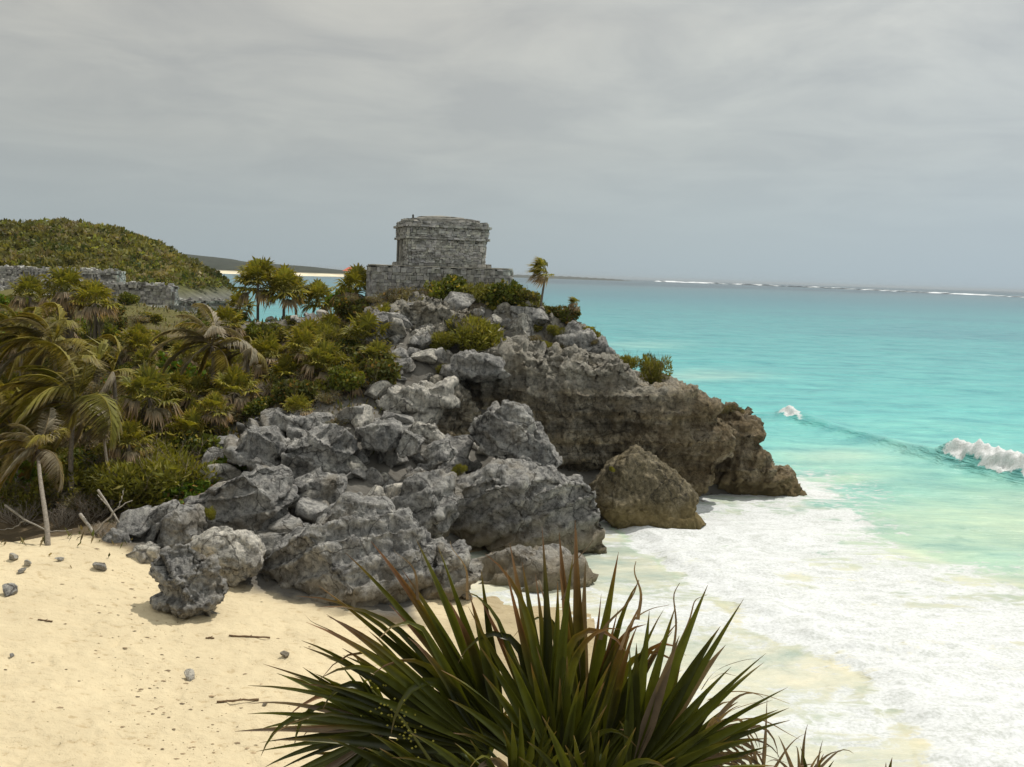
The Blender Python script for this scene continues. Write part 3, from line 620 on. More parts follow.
for i, b in enumerate(BL):
    boulder(b[0], b[1], b[2], b[3], 200 + i, M_pale if ('pale' in b[3]) else M_boulder, b[4])
boulder(brown[0], brown[1], brown[2], 'brown gabled boulder standing in the foam before the cave', 301, M_brown, 6)
boulder([(632,632),(640,616),(655,612),(668,630),(660,644),(640,648)], 35.0, .5, 'small brown rock in the shallows behind the fan palm tips', 302, M_brown, 4)
boulder([(662,562),(672,557),(688,558),(690,563),(672,566)], 42.5, .35, 'flat dark rock awash below the brown gabled boulder', 303, M_brown, 3)
boulder([(696,596),(706,590),(718,593),(718,600),(700,602)], 38.3, .3, 'small dark rock awash at the edge of the white foam', 304, M_brown, 3)
boulder([(690,505),(702,500),(716,504),(716,510),(694,512)], 53.2, .5, 'low dark rock in foam between the brown boulder and the cliff', 305, M_brown, 3)
# rubble: loose stones among the boulders
rub = []
for s in range(4):
    V, Fc = ico(4); V = V * np.array([1, .85, .7]); g_ = np.random.RandomState(s)
    for k in range(14):
        nn = g_.normal(size=3); nn /= np.linalg.norm(nn); h = (V @ nn).max() * g_.uniform(.52, .82); V = V - np.maximum(0, V @ nn - h)[:, None] * nn
    V = karst(V, Fc, np.zeros(3), 40 + s, .06); rub.append(mesh_np('rock', V, Fc, [M_boulder, M_boulder, M_pale, M_boulder][s]))
def rub_at(px, py, sz, i, label, group, cat='stone', Y=None, sink=.2, name='rock'):
    P = at(px, py, Y) if Y else ground_at(px, py)
    if P is None: return
    o = link(name, rub[i % 4]); s = sz
    o.location = (P[0], P[1], P[2] + s * (.5 - sink)); o.scale = (s * rnd.uniform(.8, 1.3), s * rnd.uniform(.8, 1.2), s * rnd.uniform(.7, 1.1)); o.rotation_euler = (rnd.uniform(-.5, .5), rnd.uniform(-.5, .5), rnd.uniform(0, 6.3))
    return tag(o, label, cat, group)
pile = [(205,480),(225,440),(265,415),(340,415),(400,405),(450,440),(470,470),(450,500),(445,540),(400,560),(380,530),(340,500),(300,545),(270,560),(200,560),(150,550),(140,530)]
pp = np.array(pile, float); k = 0
while k < 165:
    px = rnd.uniform(130, 480); py = rnd.uniform(405, 570)
    if not inpoly(np.array([px]), np.array([py]), pp)[0]: continue
    f_ = rnd.random(); sz = .32 + 1.05 * f_ ** 2.2
    reg = 'lower' if py > 500 else ('middle' if py > 450 else 'upper'); kind_ = 'larger angular' if sz > .55 else 'small'
    rub_at(px, py + 4, sz, k, f'{kind_} loose grey stone wedged between boulders in the {reg} rock pile', f'{kind_} loose stones of the {reg} rock pile'); k += 1
for j in range(48):
    px = rnd.uniform(345, 600); py = rnd.uniform(300, 372)
    if py < 298 + max(0, px - 500) * .5: continue
    rub_at(px, py + 3, .35 + 1.0 * rnd.random() ** 2, j, 'weathered grey stone jutting from the slope below the temple', 'stones jutting from the slope below the temple')
for j in range(46):
    rub_at(rnd.uniform(375, 455), rnd.uniform(322, 405), .3 + .8 * rnd.random() ** 2, j, 'grey stone tumbled in the gully between the temple slope and the long pale slab', 'stones tumbled in the gully below the temple')
for px, py, sz_ in [(448,452,.7),(462,462,.6),(475,470,.5),(482,455,.6),(494,468,.45),(470,448,.5),(455,474,.5),(488,476,.4),(352,508,.7),(368,520,.6),(340,522,.6),(384,498,.5),(376,540,.5),(360,480,.6)]:
    rub_at(px, py, sz_, int(px), 'broken grey stone filling the gap beside the long slab and hollowed boulders', 'broken stones filling gaps between the largest boulders')
for j in range(20):
    rub_at(rnd.uniform(228, 345), rnd.uniform(312, 332), .25 + .5 * rnd.random(), j, 'low grey stone on the bare rocky shelf near the tall fan palms', 'stones on the rocky shelf by the tall fan palms')
for px, py, sz, lab in [(190,682,.22,'pale whitish stone lying alone in the middle of the sand'),(285,661,.17,'dark wedge shaped stone on the sand right of the upper stick'),(265,706,.11,'small brown stone at the right end of the lower stick'),
                        (10,596,.36,'grey stone on the sand at the far left edge'),(100,570,.34,'grey stone on the sand slope left of the lone craggy boulder'),(22,574,.22,'small rubble stone below the coconut palm at left'),(14,560,.25,'tan stone in front of the leaning coconut palm'),(28,566,.2,'small grey stone right of the tan stone near the coconut palm'),(60,562,.16,'whitish pebble on the sand just right of the coconut palm trunk'),(12,659,.1,'tiny dark pebble alone on the sand at left')]:
    rub_at(px, py, sz, 2 if 'hit' in lab or 'tan' in lab else 1, lab, None, 'stone', sink=.15, name='stone')
# sticks on the sand
def stick(p0, p1, r_, label):
    A = ground_at(*p0); B = ground_at(*p1); A[2] += r_; B[2] += r_; pts = [A + (B - A) * t + np.array([0, rnd.uniform(-.03, .03), rnd.uniform(-.004, .01)]) for t in np.linspace(0, 1, 9)]
    mb = MB(); mb.tube(pts, [r_ * rnd.uniform(.7, 1.1) for _ in pts], (.20, .13, .075), 6)
    q = pts[4]; mb.tube([q, q + np.array([.06, .05, .03])], [r_ * .7, r_ * .3], (.2, .13, .075), 5)
    tag(mb.build('stick', M_bark, smooth=True), label, 'stick')
stick((229, 639), (270, 640), .03, 'long thin dark stick lying on the sand right of the lone craggy boulder')
stick((217, 703), (259, 705), .03, 'thin stick on the sand with a small brown stone at its right end')
stick((38, 622), (52, 624), .025, 'short bit of driftwood on the sand at left below the coconut palm')
stick((206, 641), (214, 641), .03, 'short dark twig on the sand left of the long thin stick')
mb = MB(); gd = np.random.RandomState(3)
for k in range(520):
    if k < 300: t = gd.rand(); px = 100 + 115 * t + gd.normal() * 28; py = 585 + 190 * t + gd.normal() * 24
    else: px = gd.uniform(-150, 330); py = gd.uniform(575, 790)
    q = atz(px, py, 1.0); h = H(q[0], q[1])[0]; s = .012 + .06 * gd.rand() ** 3.5
    a = gd.rand() * 6; V = [(q[0] + s * math.cos(a + j * 1.26) * gd.uniform(.6, 1.8), q[1] + s * .8 * math.sin(a + j * 1.26), h + .004) for j in range(5)] + [(q[0], q[1], h + .012 + s * .22)]
    mb.add(V, [(j, (j + 1) % 5, 5) for j in range(5)], np.array([.30, .22, .13]) * gd.uniform(.45, 1.6))
tag(mb.build('seaweed_litter', M_plain), kind='stuff')
# ------------------------------------------------------------------ masonry
def stone_col(r, b=.36):
    k = b * r.uniform(.55, 1.2); return np.array([k, k * r.uniform(.94, .98), k * r.uniform(.82, .92)])
def ring(mb, path, z0, z1, ch, thick, r, closed=True, flare=0.0, base=.36, ln=(.22, .6), rag=0.0):
    """courses of rough blocks along a path"""
    P = [np.array(p, float) for p in path]; cen = np.mean(P, axis=0); n = len(P); z = z0; T = z1 - z0
    while z < z1 - .03:
        h = min(ch * r.uniform(.65, 1.45), z1 - z); f = 1 + flare * ((z - z0) / T)
        for i in range(n if closed else n - 1):
            a = cen + (P[i] - cen) * f; b = cen + (P[(i + 1) % n] - cen) * f; L = np.linalg.norm(b - a); d = (b - a) / L; s = 0; ang = math.atan2(d[1], d[0])
            while s < L - .02:
                l = min(r.uniform(*ln) * (.6 if r.random() < .3 else 1), L - s)
                if L - s - l < .1: l = L - s
                if rag and z > z1 - rag * 2 and r.random() < .35: s += l; continue
                c = a + d * (s + l / 2); nrm = np.array([d[1], -d[0]]); c = c + nrm * r.uniform(-.045, .045)
                mb.box((c[0], c[1], z + h / 2), (l + (.07 if L < .75 else -.014), thick, h - .01), ang, .022 if base > .25 else .05, stone_col(r, base), r); s += l
        z += h
def rrect(cx_, cy_, w, d, rz, rad=.3, seg=3):
    out = []
    for sx, sy, a0 in ((-1, -1, 180), (1, -1, 270), (1, 1, 0), (-1, 1, 90)):
        for j in range(seg + 1):
            a = math.radians(a0 + 90 * j / seg); out.append((sx * (w / 2 - rad) + rad * math.cos(a), sy * (d / 2 - rad) + rad * math.sin(a)))
    return [(cx_ + x * math.cos(rz) - y * math.sin(rz), cy_ + x * math.sin(rz) + y * math.cos(rz)) for x, y in out]
def slab(mb, path, z0, z1, col, top_jit=0, crown=0):
    n = len(path); c = np.mean(np.array(path), axis=0); V = [(x, y, z0) for x, y in path] + [(x, y, z1 + rnd.uniform(-top_jit, top_jit)) for x, y in path]; Fc = [(i, (i + 1) % n, n + (i + 1) % n, n + i) for i in range(n)]
    V.append((c[0], c[1], z0)); V.append((c[0], c[1], z1 + crown)); Fc += [((i + 1) % n, i, 2 * n) for i in range(n)] + [(n + i, n + (i + 1) % n, 2 * n + 1) for i in range(n)]
    mb.add(V, Fc, col)
r = random.Random(11); RZ = R(14)
tc_ = at(440.5, 266, 64.5); TX, TY = tc_[0], 64.8
tm = empty('ruined_temple', (TX, TY, 10.4)); tag(tm, 'square roofless looking stone temple ruin on the top of the headland', 'temple')
tm['label'] = 'grey stone temple ruin standing on its platform at the top of the headland'
def tpart(mb, name, smooth=False):
    o = mb.build(name, M_stone, None, smooth); o.parent = tm; o.matrix_parent_inverse = Matrix.Translation((-TX, -TY, -10.4)); return o
ZP = 12.35
mb = MB(); pth = rrect(TX - .15, TY + .2, 8.7, 7.6, RZ * .5, 1.1, 4)
ring(mb, pth, 9.6, ZP - .05, .19, .35, r, base=.38, ln=(.16, .42), rag=.12); slab(mb, rrect(TX - .15, TY + .2, 8.6, 7.5, RZ * .5, 1.05, 4), 9.5, ZP - .03, (.15, .14, .12)); 
slab(mb, rrect(TX - .15, TY + .2, 8.95, 7.85, RZ * .5, 1.1, 4), ZP - .025, ZP + .04, (.42, .39, .33), .03); tpart(mb, 'platform')
mb = MB(); ring(mb, rrect(TX, TY, 5.3, 4.6, RZ, .2, 2), ZP + .05, ZP + .26, .2, .4, r, base=.42); slab(mb, rrect(TX, TY, 5.4, 4.7, RZ, .2, 2), ZP + .04, ZP + .245, (.36, .34, .29)); tpart(mb, 'plinth')
mb = MB(); w_, d_ = 4.62, 4.0
door_side = rrect(TX, TY, w_, d_, RZ, .12, 2)
ring(mb, door_side, ZP + .25, 14.05, .135, .34, r, flare=.045, base=.44, ln=(.14, .42)); slab(mb, rrect(TX, TY, w_ - .1, d_ - .1, RZ, .12, 2), ZP + .2, 14.0, (.25, .235, .20)); tpart(mb, 'wall')
mb = MB(); ring(mb, rrect(TX, TY, 5.1, 4.5, RZ, .15, 2), 14.05, 14.2, .15, .4, r, base=.45, ln=(.3, .8)); slab(mb, rrect(TX, TY, 5.0, 4.4, RZ, .15, 2), 14.02, 14.18, (.2, .19, .16)); tpart(mb, 'moulding')
mb = MB(); ring(mb, rrect(TX, TY, 4.95, 4.3, RZ, .15, 2), 14.2, 14.78, .145, .36, r, flare=.01, base=.44, ln=(.16, .45)); slab(mb, rrect(TX, TY, 4.85, 4.2, RZ, .15, 2), 14.18, 14.76, (.16, .15, .13)); tpart(mb, 'frieze')
mb = MB(); ring(mb, rrect(TX, TY, 5.2, 4.6, RZ, .15, 2), 14.78, 14.92, .14, .4, r, base=.45, ln=(.3, .8)); slab(mb, rrect(TX, TY, 5.1, 4.5, RZ, .15, 2), 14.76, 14.9, (.2, .19, .16)); tpart(mb, 'moulding')
mb = MB(); ring(mb, rrect(TX, TY, 5.0, 4.35, RZ, .3, 2), 14.92, 15.2, .14, .36, r, flare=-.03, base=.38, rag=.08)
slab(mb, rrect(TX, TY, 4.9, 4.25, RZ, .3, 2), 14.9, 15.1, (.30, .285, .25), .05, .5); slab(mb, rrect(TX, TY, 4.2, 3.6, RZ, .8, 3), 15.1, 15.36, (.30, .285, .25), .05, .2); slab(mb, rrect(TX - .1, TY, 2.9, 2.4, RZ, .8, 3), 15.3, 15.52, (.30, .285, .25), .04, .12)
for k in range(60): mb.box((TX + r.uniform(-2.4, 2.4), TY + r.uniform(-2.1, 2.1), 15.17 + r.uniform(0, .1)), (r.uniform(.15, .4), r.uniform(.15, .4), .12), r.uniform(0, 3), .03, stone_col(r, .38), r)
tpart(mb, 'roof')
# doorway on the left (shaded) face
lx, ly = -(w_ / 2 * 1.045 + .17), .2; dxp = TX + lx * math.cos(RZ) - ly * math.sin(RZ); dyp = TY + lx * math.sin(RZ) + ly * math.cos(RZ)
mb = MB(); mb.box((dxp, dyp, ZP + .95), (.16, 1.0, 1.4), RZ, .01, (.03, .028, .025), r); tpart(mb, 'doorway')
mb = MB()
for s in (-1, 1): mb.box((dxp - s * math.sin(RZ) * .64, dyp + s * math.cos(RZ) * .64, ZP + .95), (.34, .26, 1.45), RZ, .03, (.35, .33, .29), r)
mb.box((dxp, dyp, ZP + 1.73), (.36, 1.6, .17), RZ, .02, (.4, .38, .33), r); tpart(mb, 'door_frame')
pz = at(413, 219, 64)
mb = MB(); mb.tube([(0, 0, 0), (0.01, 0, .2), (0, 0, .42)], [.09, .075, .05], (.06, .055, .05), 7); mb.tube([(0, 0, .4), (0, 0, .5)], [.075, .03], (.07, .06, .05), 7)
tag(mb.build('finial', M_stone, loc=(pz[0], 64.0, 15.12)), 'small dark upright stump on the left of the temple roof', 'finial')
# ruined walls on the left plateau
def rubble_wall(name, pts, z0, h, thick, label, base=.5, rag=.2):
    mb = MB(); P = [np.array(p[:2]) for p in pts]
    back = [p + np.array([0, thick]) for p in P]; loop = P + back[::-1]
    ring(mb, loop, z0, z0 + h, .24, .42, r, base=base, ln=(.2, .55), rag=rag)
    V = [(p[0], p[1], z0) for p in loop] + [(p[0], p[1], z0 + h - .12) for p in loop]; n = len(loop)
    mb.add(V, [(i, (i + 1) % n, n + (i + 1) % n, n + i) for i in range(n)] + [(n + i, n + i + 1, 2 * n - 2 - i, 2 * n - 1 - i) for i in range(n // 2 - 1)], (.22, .21, .19))
    x0, x1 = P[0][0], P[-1][0]
    for k in range(int((x1 - x0) * thick * 2.2)):
        u = r.random(); q_ = P[0] + (P[-1] - P[0]) * u if len(P) == 2 else np.array([x0 + (x1 - x0) * u, np.interp(x0 + (x1 - x0) * u, [p[0] for p in P], [p[1] for p in P])])
        mb.box((q_[0], q_[1] + r.uniform(0, thick), z0 + h - .05 + r.uniform(0, .22)), (r.uniform(.2, .5), r.uniform(.2, .5), r.uniform(.15, .3)), r.uniform(0, 3), .06, stone_col(r, base * 1.15), r)
    for k in range(int((x1 - x0) * 9)):
        u = r.random(); xx_ = x0 + (x1 - x0) * u; yy_ = np.interp(xx_, [p[0] for p in P], [p[1] for p in P]) - .3 - abs(r.gauss(0, 1.3)); zz_ = max(H(xx_, yy_)[0], z0 - 1.2); s_2 = r.uniform(.15, .45)
        mb.box((xx_, yy_, zz_ + s_2 * .25), (s_2 * 1.3, s_2, s_2 * .8), r.uniform(0, 3), .07, stone_col(r, base * 1.25), r)
    tag(mb.build(name, M_stone), label, 'stone wall')
def w2(px, py, Y): q_ = at(px, py, Y); return (q_[0], q_[1])
rubble_wall('stone_wall', [w2(-130, 262, 112), w2(0, 262, 112), w2(60, 262, 110), w2(118, 262, 108)], 8.6, 2.45, 1.6, 'upper ruined wall of pale rubble at the foot of the scrub hill', .40, .5)
rubble_wall('stone_wall', [w2(-130, 280, 103), w2(0, 280, 103), w2(95, 280, 101), w2(150, 285, 99)], 8.0, 1.85, 1.8, 'middle terrace wall of grey rubble behind the palms at left', .36, .5)
rubble_wall('stone_wall', [w2(95, 285, 92), w2(130, 285, 91), w2(172, 285, 90)], 8.3, 1.75, 1.2, 'lower rough stone wall facing the small brown grass field', .34, .3)
rubble_wall('stone_wall', [w2(170, 290, 95), w2(200, 290, 97), w2(226, 296, 99)], 7.6, 1.0, 1.5, 'low tumbled wall running down from field towards the bay', .28, .3)
# ------------------------------------------------------------------ red roofed pavilion on the far beach
P = at(351, 275.5, 900); pv = empty('beach_pavilion', (P[0], 900, 3.2)); tag(pv, 'tiny white pavilion with a red tiled roof on the far beach', 'pavilion')
bz = P[2] - 3.2
mb = MB(); mb.box((0, 0, bz - 3), (11, 9, 6.0), 0, 0, (.75, .7, .6)); mb.box((0, 0, bz + .3), (11.5, 9.5, .5), 0, 0, (.8, .76, .68)); mb.build('base', M_plain, pv)
for sx in (-1, 1):
    for sy in (-1, 1): mb = MB(); mb.tube([(sx * 4, sy * 3.4, bz + .5), (sx * 4, sy * 3.4, bz + 4)], .45, (.8, .78, .74), 8); mb.build('column', M_plain, pv)
mb = MB(); mb.box((0, 1, bz + 2), (5, 4, 3.2), 0, 0, (.8, .78, .74)); mb.build('wall', M_plain, pv)
mb = MB(); mb.add([(-7, -5.5, bz + 4), (7, -5.5, bz + 4), (7, 5.5, bz + 4), (-7, 5.5, bz + 4), (-2, -.5, bz + 7.6), (2, -.5, bz + 7.6), (2, .5, bz + 7.6), (-2, .5, bz + 7.6)], [(3, 2, 1, 0), (4, 5, 6, 7), (0, 1, 5, 4), (1, 2, 6, 5), (2, 3, 7, 6), (3, 0, 4, 7)], (.62, .16, .10)); mb.build('roof', M_plain, pv)
# ------------------------------------------------------------------ vegetation
def leaf_cloud(name, seed, lobes, n, ls, c1, c2, c3=None, flat=.5, up=.25, mat=None, slim=.45, inner=.35):
    """many small leaves through the volume of a few lobes; lobes: (x,y,z,rx,ry,rz)"""
    g_ = np.random.RandomState(seed); L = np.array(lobes, float); vol = L[:, 3] * L[:, 4] * L[:, 5]; pr = vol ** .7 / (vol ** .7).sum()
    idx = g_.choice(len(L), n, p=pr); d = g_.normal(size=(n, 3)); d /= np.linalg.norm(d, axis=1)[:, None]
    rr_ = np.where(g_.rand(n) < inner, g_.rand(n) ** .5 * .85, .82 + .2 * g_.rand(n) ** 2)
    rr_ *= 1 + .35 * fbm(d * 2.2 + idx[:, None] * 3.1, 3, seed)
    P = L[idx, :3] + d * rr_[:, None] * L[idx, 3:]
    keep = (P[:, 2] > -.1); P = P[keep]; d = d[keep]; idx = idx[keep]; m_ = len(P)
    a = d * (1 - flat) + g_.normal(size=(m_, 3)) * .7 + np.array([0, 0, up]); a /= np.linalg.norm(a, axis=1)[:, None]
    b = np.cross(a, g_.normal(size=(m_, 3))); b /= np.linalg.norm(b, axis=1)[:, None]
    s = ls * g_.uniform(.55, 1.35, m_)[:, None]
    V = np.stack([P - a * s * .5, P + b * s * slim, P + a * s * .6, P - b * s * slim], 1).reshape(-1, 3)
    t = g_.rand(m_)[:, None]; cl = fbm(P * 1.7, 2, seed + 9)[:, None] * .8 + .5
    col = np.array(c1) * (1 - cl) + np.array(c2) * cl; col = np.clip(col, .004, 1) * (.7 + .6 * t)
    if c3 is not None: k3 = g_.rand(m_)[:, None] < .13; col = np.where(k3, np.array(c3) * (.6 + .8 * t), col)
    return mesh_np(name, V, np.arange(m_ * 4).reshape(-1, 4), mat or M_leaf, np.repeat(col, 4, axis=0), False)
def twigs(name, seed, n, R_, Hh, col=(.22, .18, .13), rad=.012, sub=2, lean=0):
    g_ = random.Random(seed); mb = MB()
    def br(p, d, L, r_, k):
        pts = [p]; 
        for i in range(4):
            d = d + np.array([g_.uniform(-.28, .28), g_.uniform(-.28, .28), g_.uniform(-.12, .2)]); d /= np.linalg.norm(d); pts.append(pts[-1] + d * L / 4)
        mb.tube(pts, np.linspace(r_, r_ * .45, 5), np.array(col) * g_.uniform(.7, 1.35), 4, False)
        if k: 
            for j in range(3): br(pts[g_.choice([2, 3, 4])], d + np.array([g_.uniform(-.9, .9), g_.uniform(-.9, .9), g_.uniform(-.2, .7)]), L * .6, r_ * .55, k - 1)
    for i in range(n):
        a = g_.uniform(0, 6.28); q_ = g_.uniform(.2, 1.0) * R_ / Hh; br(np.array([.1 * math.cos(a), .1 * math.sin(a), -.05]), np.array([q_ * math.cos(a) + lean, q_ * math.sin(a), 1.0]), Hh * .8, rad, sub)
    return mb.mesh(name, M_bark)
def lobes(seed, n, R_, Hh):
    g_ = random.Random(seed); out = []
    for i in range(n):
        a = g_.uniform(0, 6.28); q_ = R_ * g_.uniform(0, .75); r_ = R_ * g_.uniform(.3, .55)
        out.append((q_ * math.cos(a), q_ * math.sin(a), Hh * g_.uniform(.25, .75), r_, r_, r_ * Hh / R_ * g_.uniform(.6, .95)))
    return out
GRN = [((0.065, 0.084, 0.014), (0.189, 0.210, 0.026), (0.319, 0.246, 0.043)), ((0.094, 0.094, 0.017), (0.246, 0.239, 0.032), (0.377, 0.290, 0.072)), ((0.065, 0.072, 0.017), (0.145, 0.152, 0.029), (0.290, 0.174, 0.043))]
PROTO = {}
for v in range(3):
    PROTO['leafy', v] = (leaf_cloud('foliage', 10 + v, lobes(v, 9, .9, 1.0), 2600, .13, *GRN[v], flat=.35), twigs('branches', v, 7, .6, .9))
    PROTO['grape', v] = (leaf_cloud('foliage', 20 + v, lobes(v + 5, 8, .9, .8), 1700, .19, (.07, .13, .014), (.18, .25, .025), (.34, .18, .05), flat=.3, up=.8, slim=.5), twigs('branches', v + 5, 6, .6, .7))
    PROTO['feather', v] = (leaf_cloud('foliage', 30 + v, lobes(v + 9, 10, .9, 1.1), 4200, .15, (.11, .115, .018), (.27, .26, .035), (.32, .28, .07), flat=-.1, up=.8, slim=.13), twigs('branches', v + 9, 9, .7, 1.0))
    PROTO['scrub', v] = (leaf_cloud('foliage', 40 + v, lobes(v + 13, 8, .9, .8), 1500, .11, (.13, .115, .055), (.25, .22, .11), (.28, .18, .09), slim=.22), twigs('branches', v + 13, 16, .9, .8, (.27, .24, .19), .011, 2))
SHR = {'leafy': ('leafy_shrub', 'dense dark green leafy shrub'), 'grape': ('broadleaf_shrub', 'bright green broad leaved shrub'), 'feather': ('feathery_shrub', 'yellowish green feathery shrub'), 'scrub': ('scrub_bush', 'dry grey brown twiggy scrub bush')}
def place_shrub(kind, P, w, h, v, label, group=None, sink=.12):
    nm = SHR[kind][0]; o = empty(nm, (P[0], P[1], P[2] - sink), rnd.uniform(0, 6.3)); o.scale = (w, w, h)
    link('foliage', PROTO[kind, v][0], o); link('branches', PROTO[kind, v][1], o)
    return tag(o, label, 'shrub', group)
# fan palm crowns for the middle distance
def fan_crown(seed, n, L, dead=.3, wind=0.0, yel=0.0, blades=15):
    g_ = random.Random(seed); mb = MB(); 
    for i in range(n):
        a = 2.399 * i + g_.uniform(-.2, .2); t = i / n; el = math.radians(78 - 120 * t + g_.uniform(-8, 8)); isd = t > 1 - dead
        d = np.array([math.cos(a) * math.cos(el) + wind, math.sin(a) * math.cos(el), math.sin(el) - abs(wind) * .2]); d /= np.linalg.norm(d)
        pl = L * g_.uniform(.5, .75) * (.8 if isd else 1); hub = d * pl
        col0 = np.array([.28, .235, .15]) if isd else np.array([.165, .165, .026]) * g_.uniform(.6, 1.5) + np.array([.10, .08, .0]) * yel * g_.random()
        mb.tube([np.zeros(3), hub * .5 + np.array([0, 0, .03]), hub], [.018, .014, .01], col0 * 1.2 + .02, 3, False)
        side = np.cross(d, [0, 0, 1.]); side /= np.linalg.norm(side) + 1e-6; nr = np.cross(side, d)
        nb = blades
        for j in range(nb):
            b = (j / (nb - 1) - .5) * math.radians(250 if not isd else 120); l = L * g_.uniform(.5, .68) * (1 - .25 * abs(b) / 2.2)
            dd = d * math.cos(b) + side * math.sin(b) + nr * (.18 * math.cos(b) + g_.uniform(-.12, .12)); dd /= np.linalg.norm(dd)
            wv_ = np.cross(dd, nr); wv_ /= np.linalg.norm(wv_) + 1e-6; w_ = L * .052
            p1 = hub + dd * l * .55; p2 = hub + dd * l + np.array([wind * .25 * L, 0, -(.18 if not isd else .45) * L * g_.uniform(.4, 1.2)])
            c = col0 * g_.uniform(.7, 1.35)
            mb.add([hub, p1 + wv_ * w_ + nr * .012, p2, p1 - wv_ * w_ + nr * .012, p1 - nr * .01], [(0, 1, 4), (1, 2, 4), (0, 4, 3), (4, 2, 3)], np.array([c, c, c * [1.5, 1.1, .9] + .02, c, c * .9]))
    return mb.mesh('crown', M_leaf)
def fan_trunk(h, r_, lean=(0, 0), skirt=0, seed=0):
    g_ = random.Random(seed); mb = MB(); pts = [(lean[0] * t * t, lean[1] * t * t, h * t - .25 * (1 - t)) for t in np.linspace(0, 1, 8)]
    mb.tube(pts, [r_ * (1.25 - .3 * t + .05 * (i % 2)) for i, t in enumerate(np.linspace(0, 1, 8))], (.17, .145, .115), 8)
    return mb.mesh('trunk', M_bark, True)
def dead_skirt(h, seed, L):
    g_ = random.Random(seed); mb = MB()
    for i in range(90):
        a = g_.uniform(0, 6.28); z = -g_.uniform(0, h); r0 = .08; l = L * g_.uniform(.3, .7); o_ = g_.uniform(.1, .35)
        p = np.array([r0 * math.cos(a), r0 * math.sin(a), z]); q_ = p + np.array([o_ * math.cos(a), o_ * math.sin(a), -l]); sd_ = np.array([-math.sin(a), math.cos(a), 0]) * g_.uniform(.015, .05)
        mid = (p + q_) / 2 + np.array([math.cos(a), math.sin(a), .4]) * .07
        mb.add([p, mid + sd_, q_, mid - sd_], [(0, 1, 2, 3)], np.array([.20, .17, .12]) * g_.uniform(.45, 1.2))
    return mb.mesh('dead_leaves', M_leaf)
FC = [fan_crown(s, 26, 1.0, dead=.28 + .1 * (s % 2), yel=.4 * (s % 3)) for s in range(3)]
FS = [dead_skirt(.7, s, .6) for s in range(2)]
FCL = [fan_crown(10 + s, 34, 1.0, dead=.10, yel=.5) for s in range(2)]
def fan_palm(P, h, L, v, label, group=None, skirt=True, crown=None, lean=(0, 0), r_=.09, name='fan_palm', crot=None):
    o = empty(name, (P[0], P[1], P[2])); link('trunk', fan_trunk(h, r_, lean, seed=v), o)
    c = link('crown', (crown or FC)[v % len(crown or FC)], o, (lean[0], lean[1], h)); c.scale = (L, L, L); c.rotation_euler = crot or (0, 0, rnd.uniform(0, 6.3))
    if skirt:
        k = link('dead_leaves', FS[v % 2], o, (lean[0] * .9, lean[1] * .9, h)); k.scale = (L, L, max(.5, h))
    return tag(o, label, 'palm tree', group)
# coconut palms
def frond(L, yaw, el, droop, wind, seed, hue):
    """returns rachis tube + leaflets; wind: sideways pull vector"""
    g_ = random.Random(seed); mb = MB(); n = 17; p = np.zeros(3); d = np.array([math.cos(yaw) * math.cos(el), math.sin(yaw) * math.cos(el), math.sin(el)]); pts = [p]
    for i in range(n):
        t = i / n; d = d + np.array([wind[0], wind[1], -droop * (.5 + t)]) / n * 1.6; d /= np.linalg.norm(d); pts.append(pts[-1] + d * L / n)
    pts = np.array(pts); T = np.gradient(pts, axis=0); T /= np.linalg.norm(T, axis=1)[:, None]
    gc = np.array([.38, .31, .06]) if hue < .6 else np.array([.28, .22, .12])
    mb.tube(pts, np.linspace(.035, .008, n + 1), gc, 4, False)
    green = np.array([.15, .155, .025]); yell = np.array([.38, .28, .05]); brn = np.array([.30, .20, .10]); grey = np.array([.36, .31, .23])
    m_ = 74
    for s in (-1, 1):
        for i in range(m_):
            t = .13 + .87 * i / m_; k = t * n; i0 = min(int(k), n - 1); f = k - i0; p = pts[i0] * (1 - f) + pts[i0 + 1] * f; tt = T[i0]
            sd_ = np.cross(tt, [0, 0, 1.]); sd_ /= np.linalg.norm(sd_) + 1e-6
            l = L * .30 * (math.sin(math.pi * min(1, t * .86 + .14)) ** .6) * g_.uniform(.8, 1.1)
            dd = sd_ * s * .8 + tt * .65 + np.array([wind[0] * .9, wind[1] * .9, -.25]) + np.array([g_.uniform(-.1, .1) for _ in range(3)]); dd /= np.linalg.norm(dd)
            q1 = p + dd * l * .5; d2 = dd + np.array([wind[0] * .5, wind[1] * .5, -.75]); d2 /= np.linalg.norm(d2); q2 = q1 + d2 * l * .55
            w_ = np.cross(dd, sd_ * .3 + np.array([0, 0, 1.])); w_ = w_ / (np.linalg.norm(w_) + 1e-6) * .034 * (L / 2.6) 
            c = (green * (1 - hue) + (yell if hue < .7 else grey) * hue) * g_.uniform(.65, 1.35); ce = c * .35 + (brn if g_.random() < .6 else grey) * .65
            mb.add([p + w_ * .6, p - w_ * .6, q1 - w_, q2, q1 + w_], [(0, 1, 2, 4), (4, 2, 3)], np.array([c, c, c, ce, c]))
    return mb.mesh('frond', M_leaf)
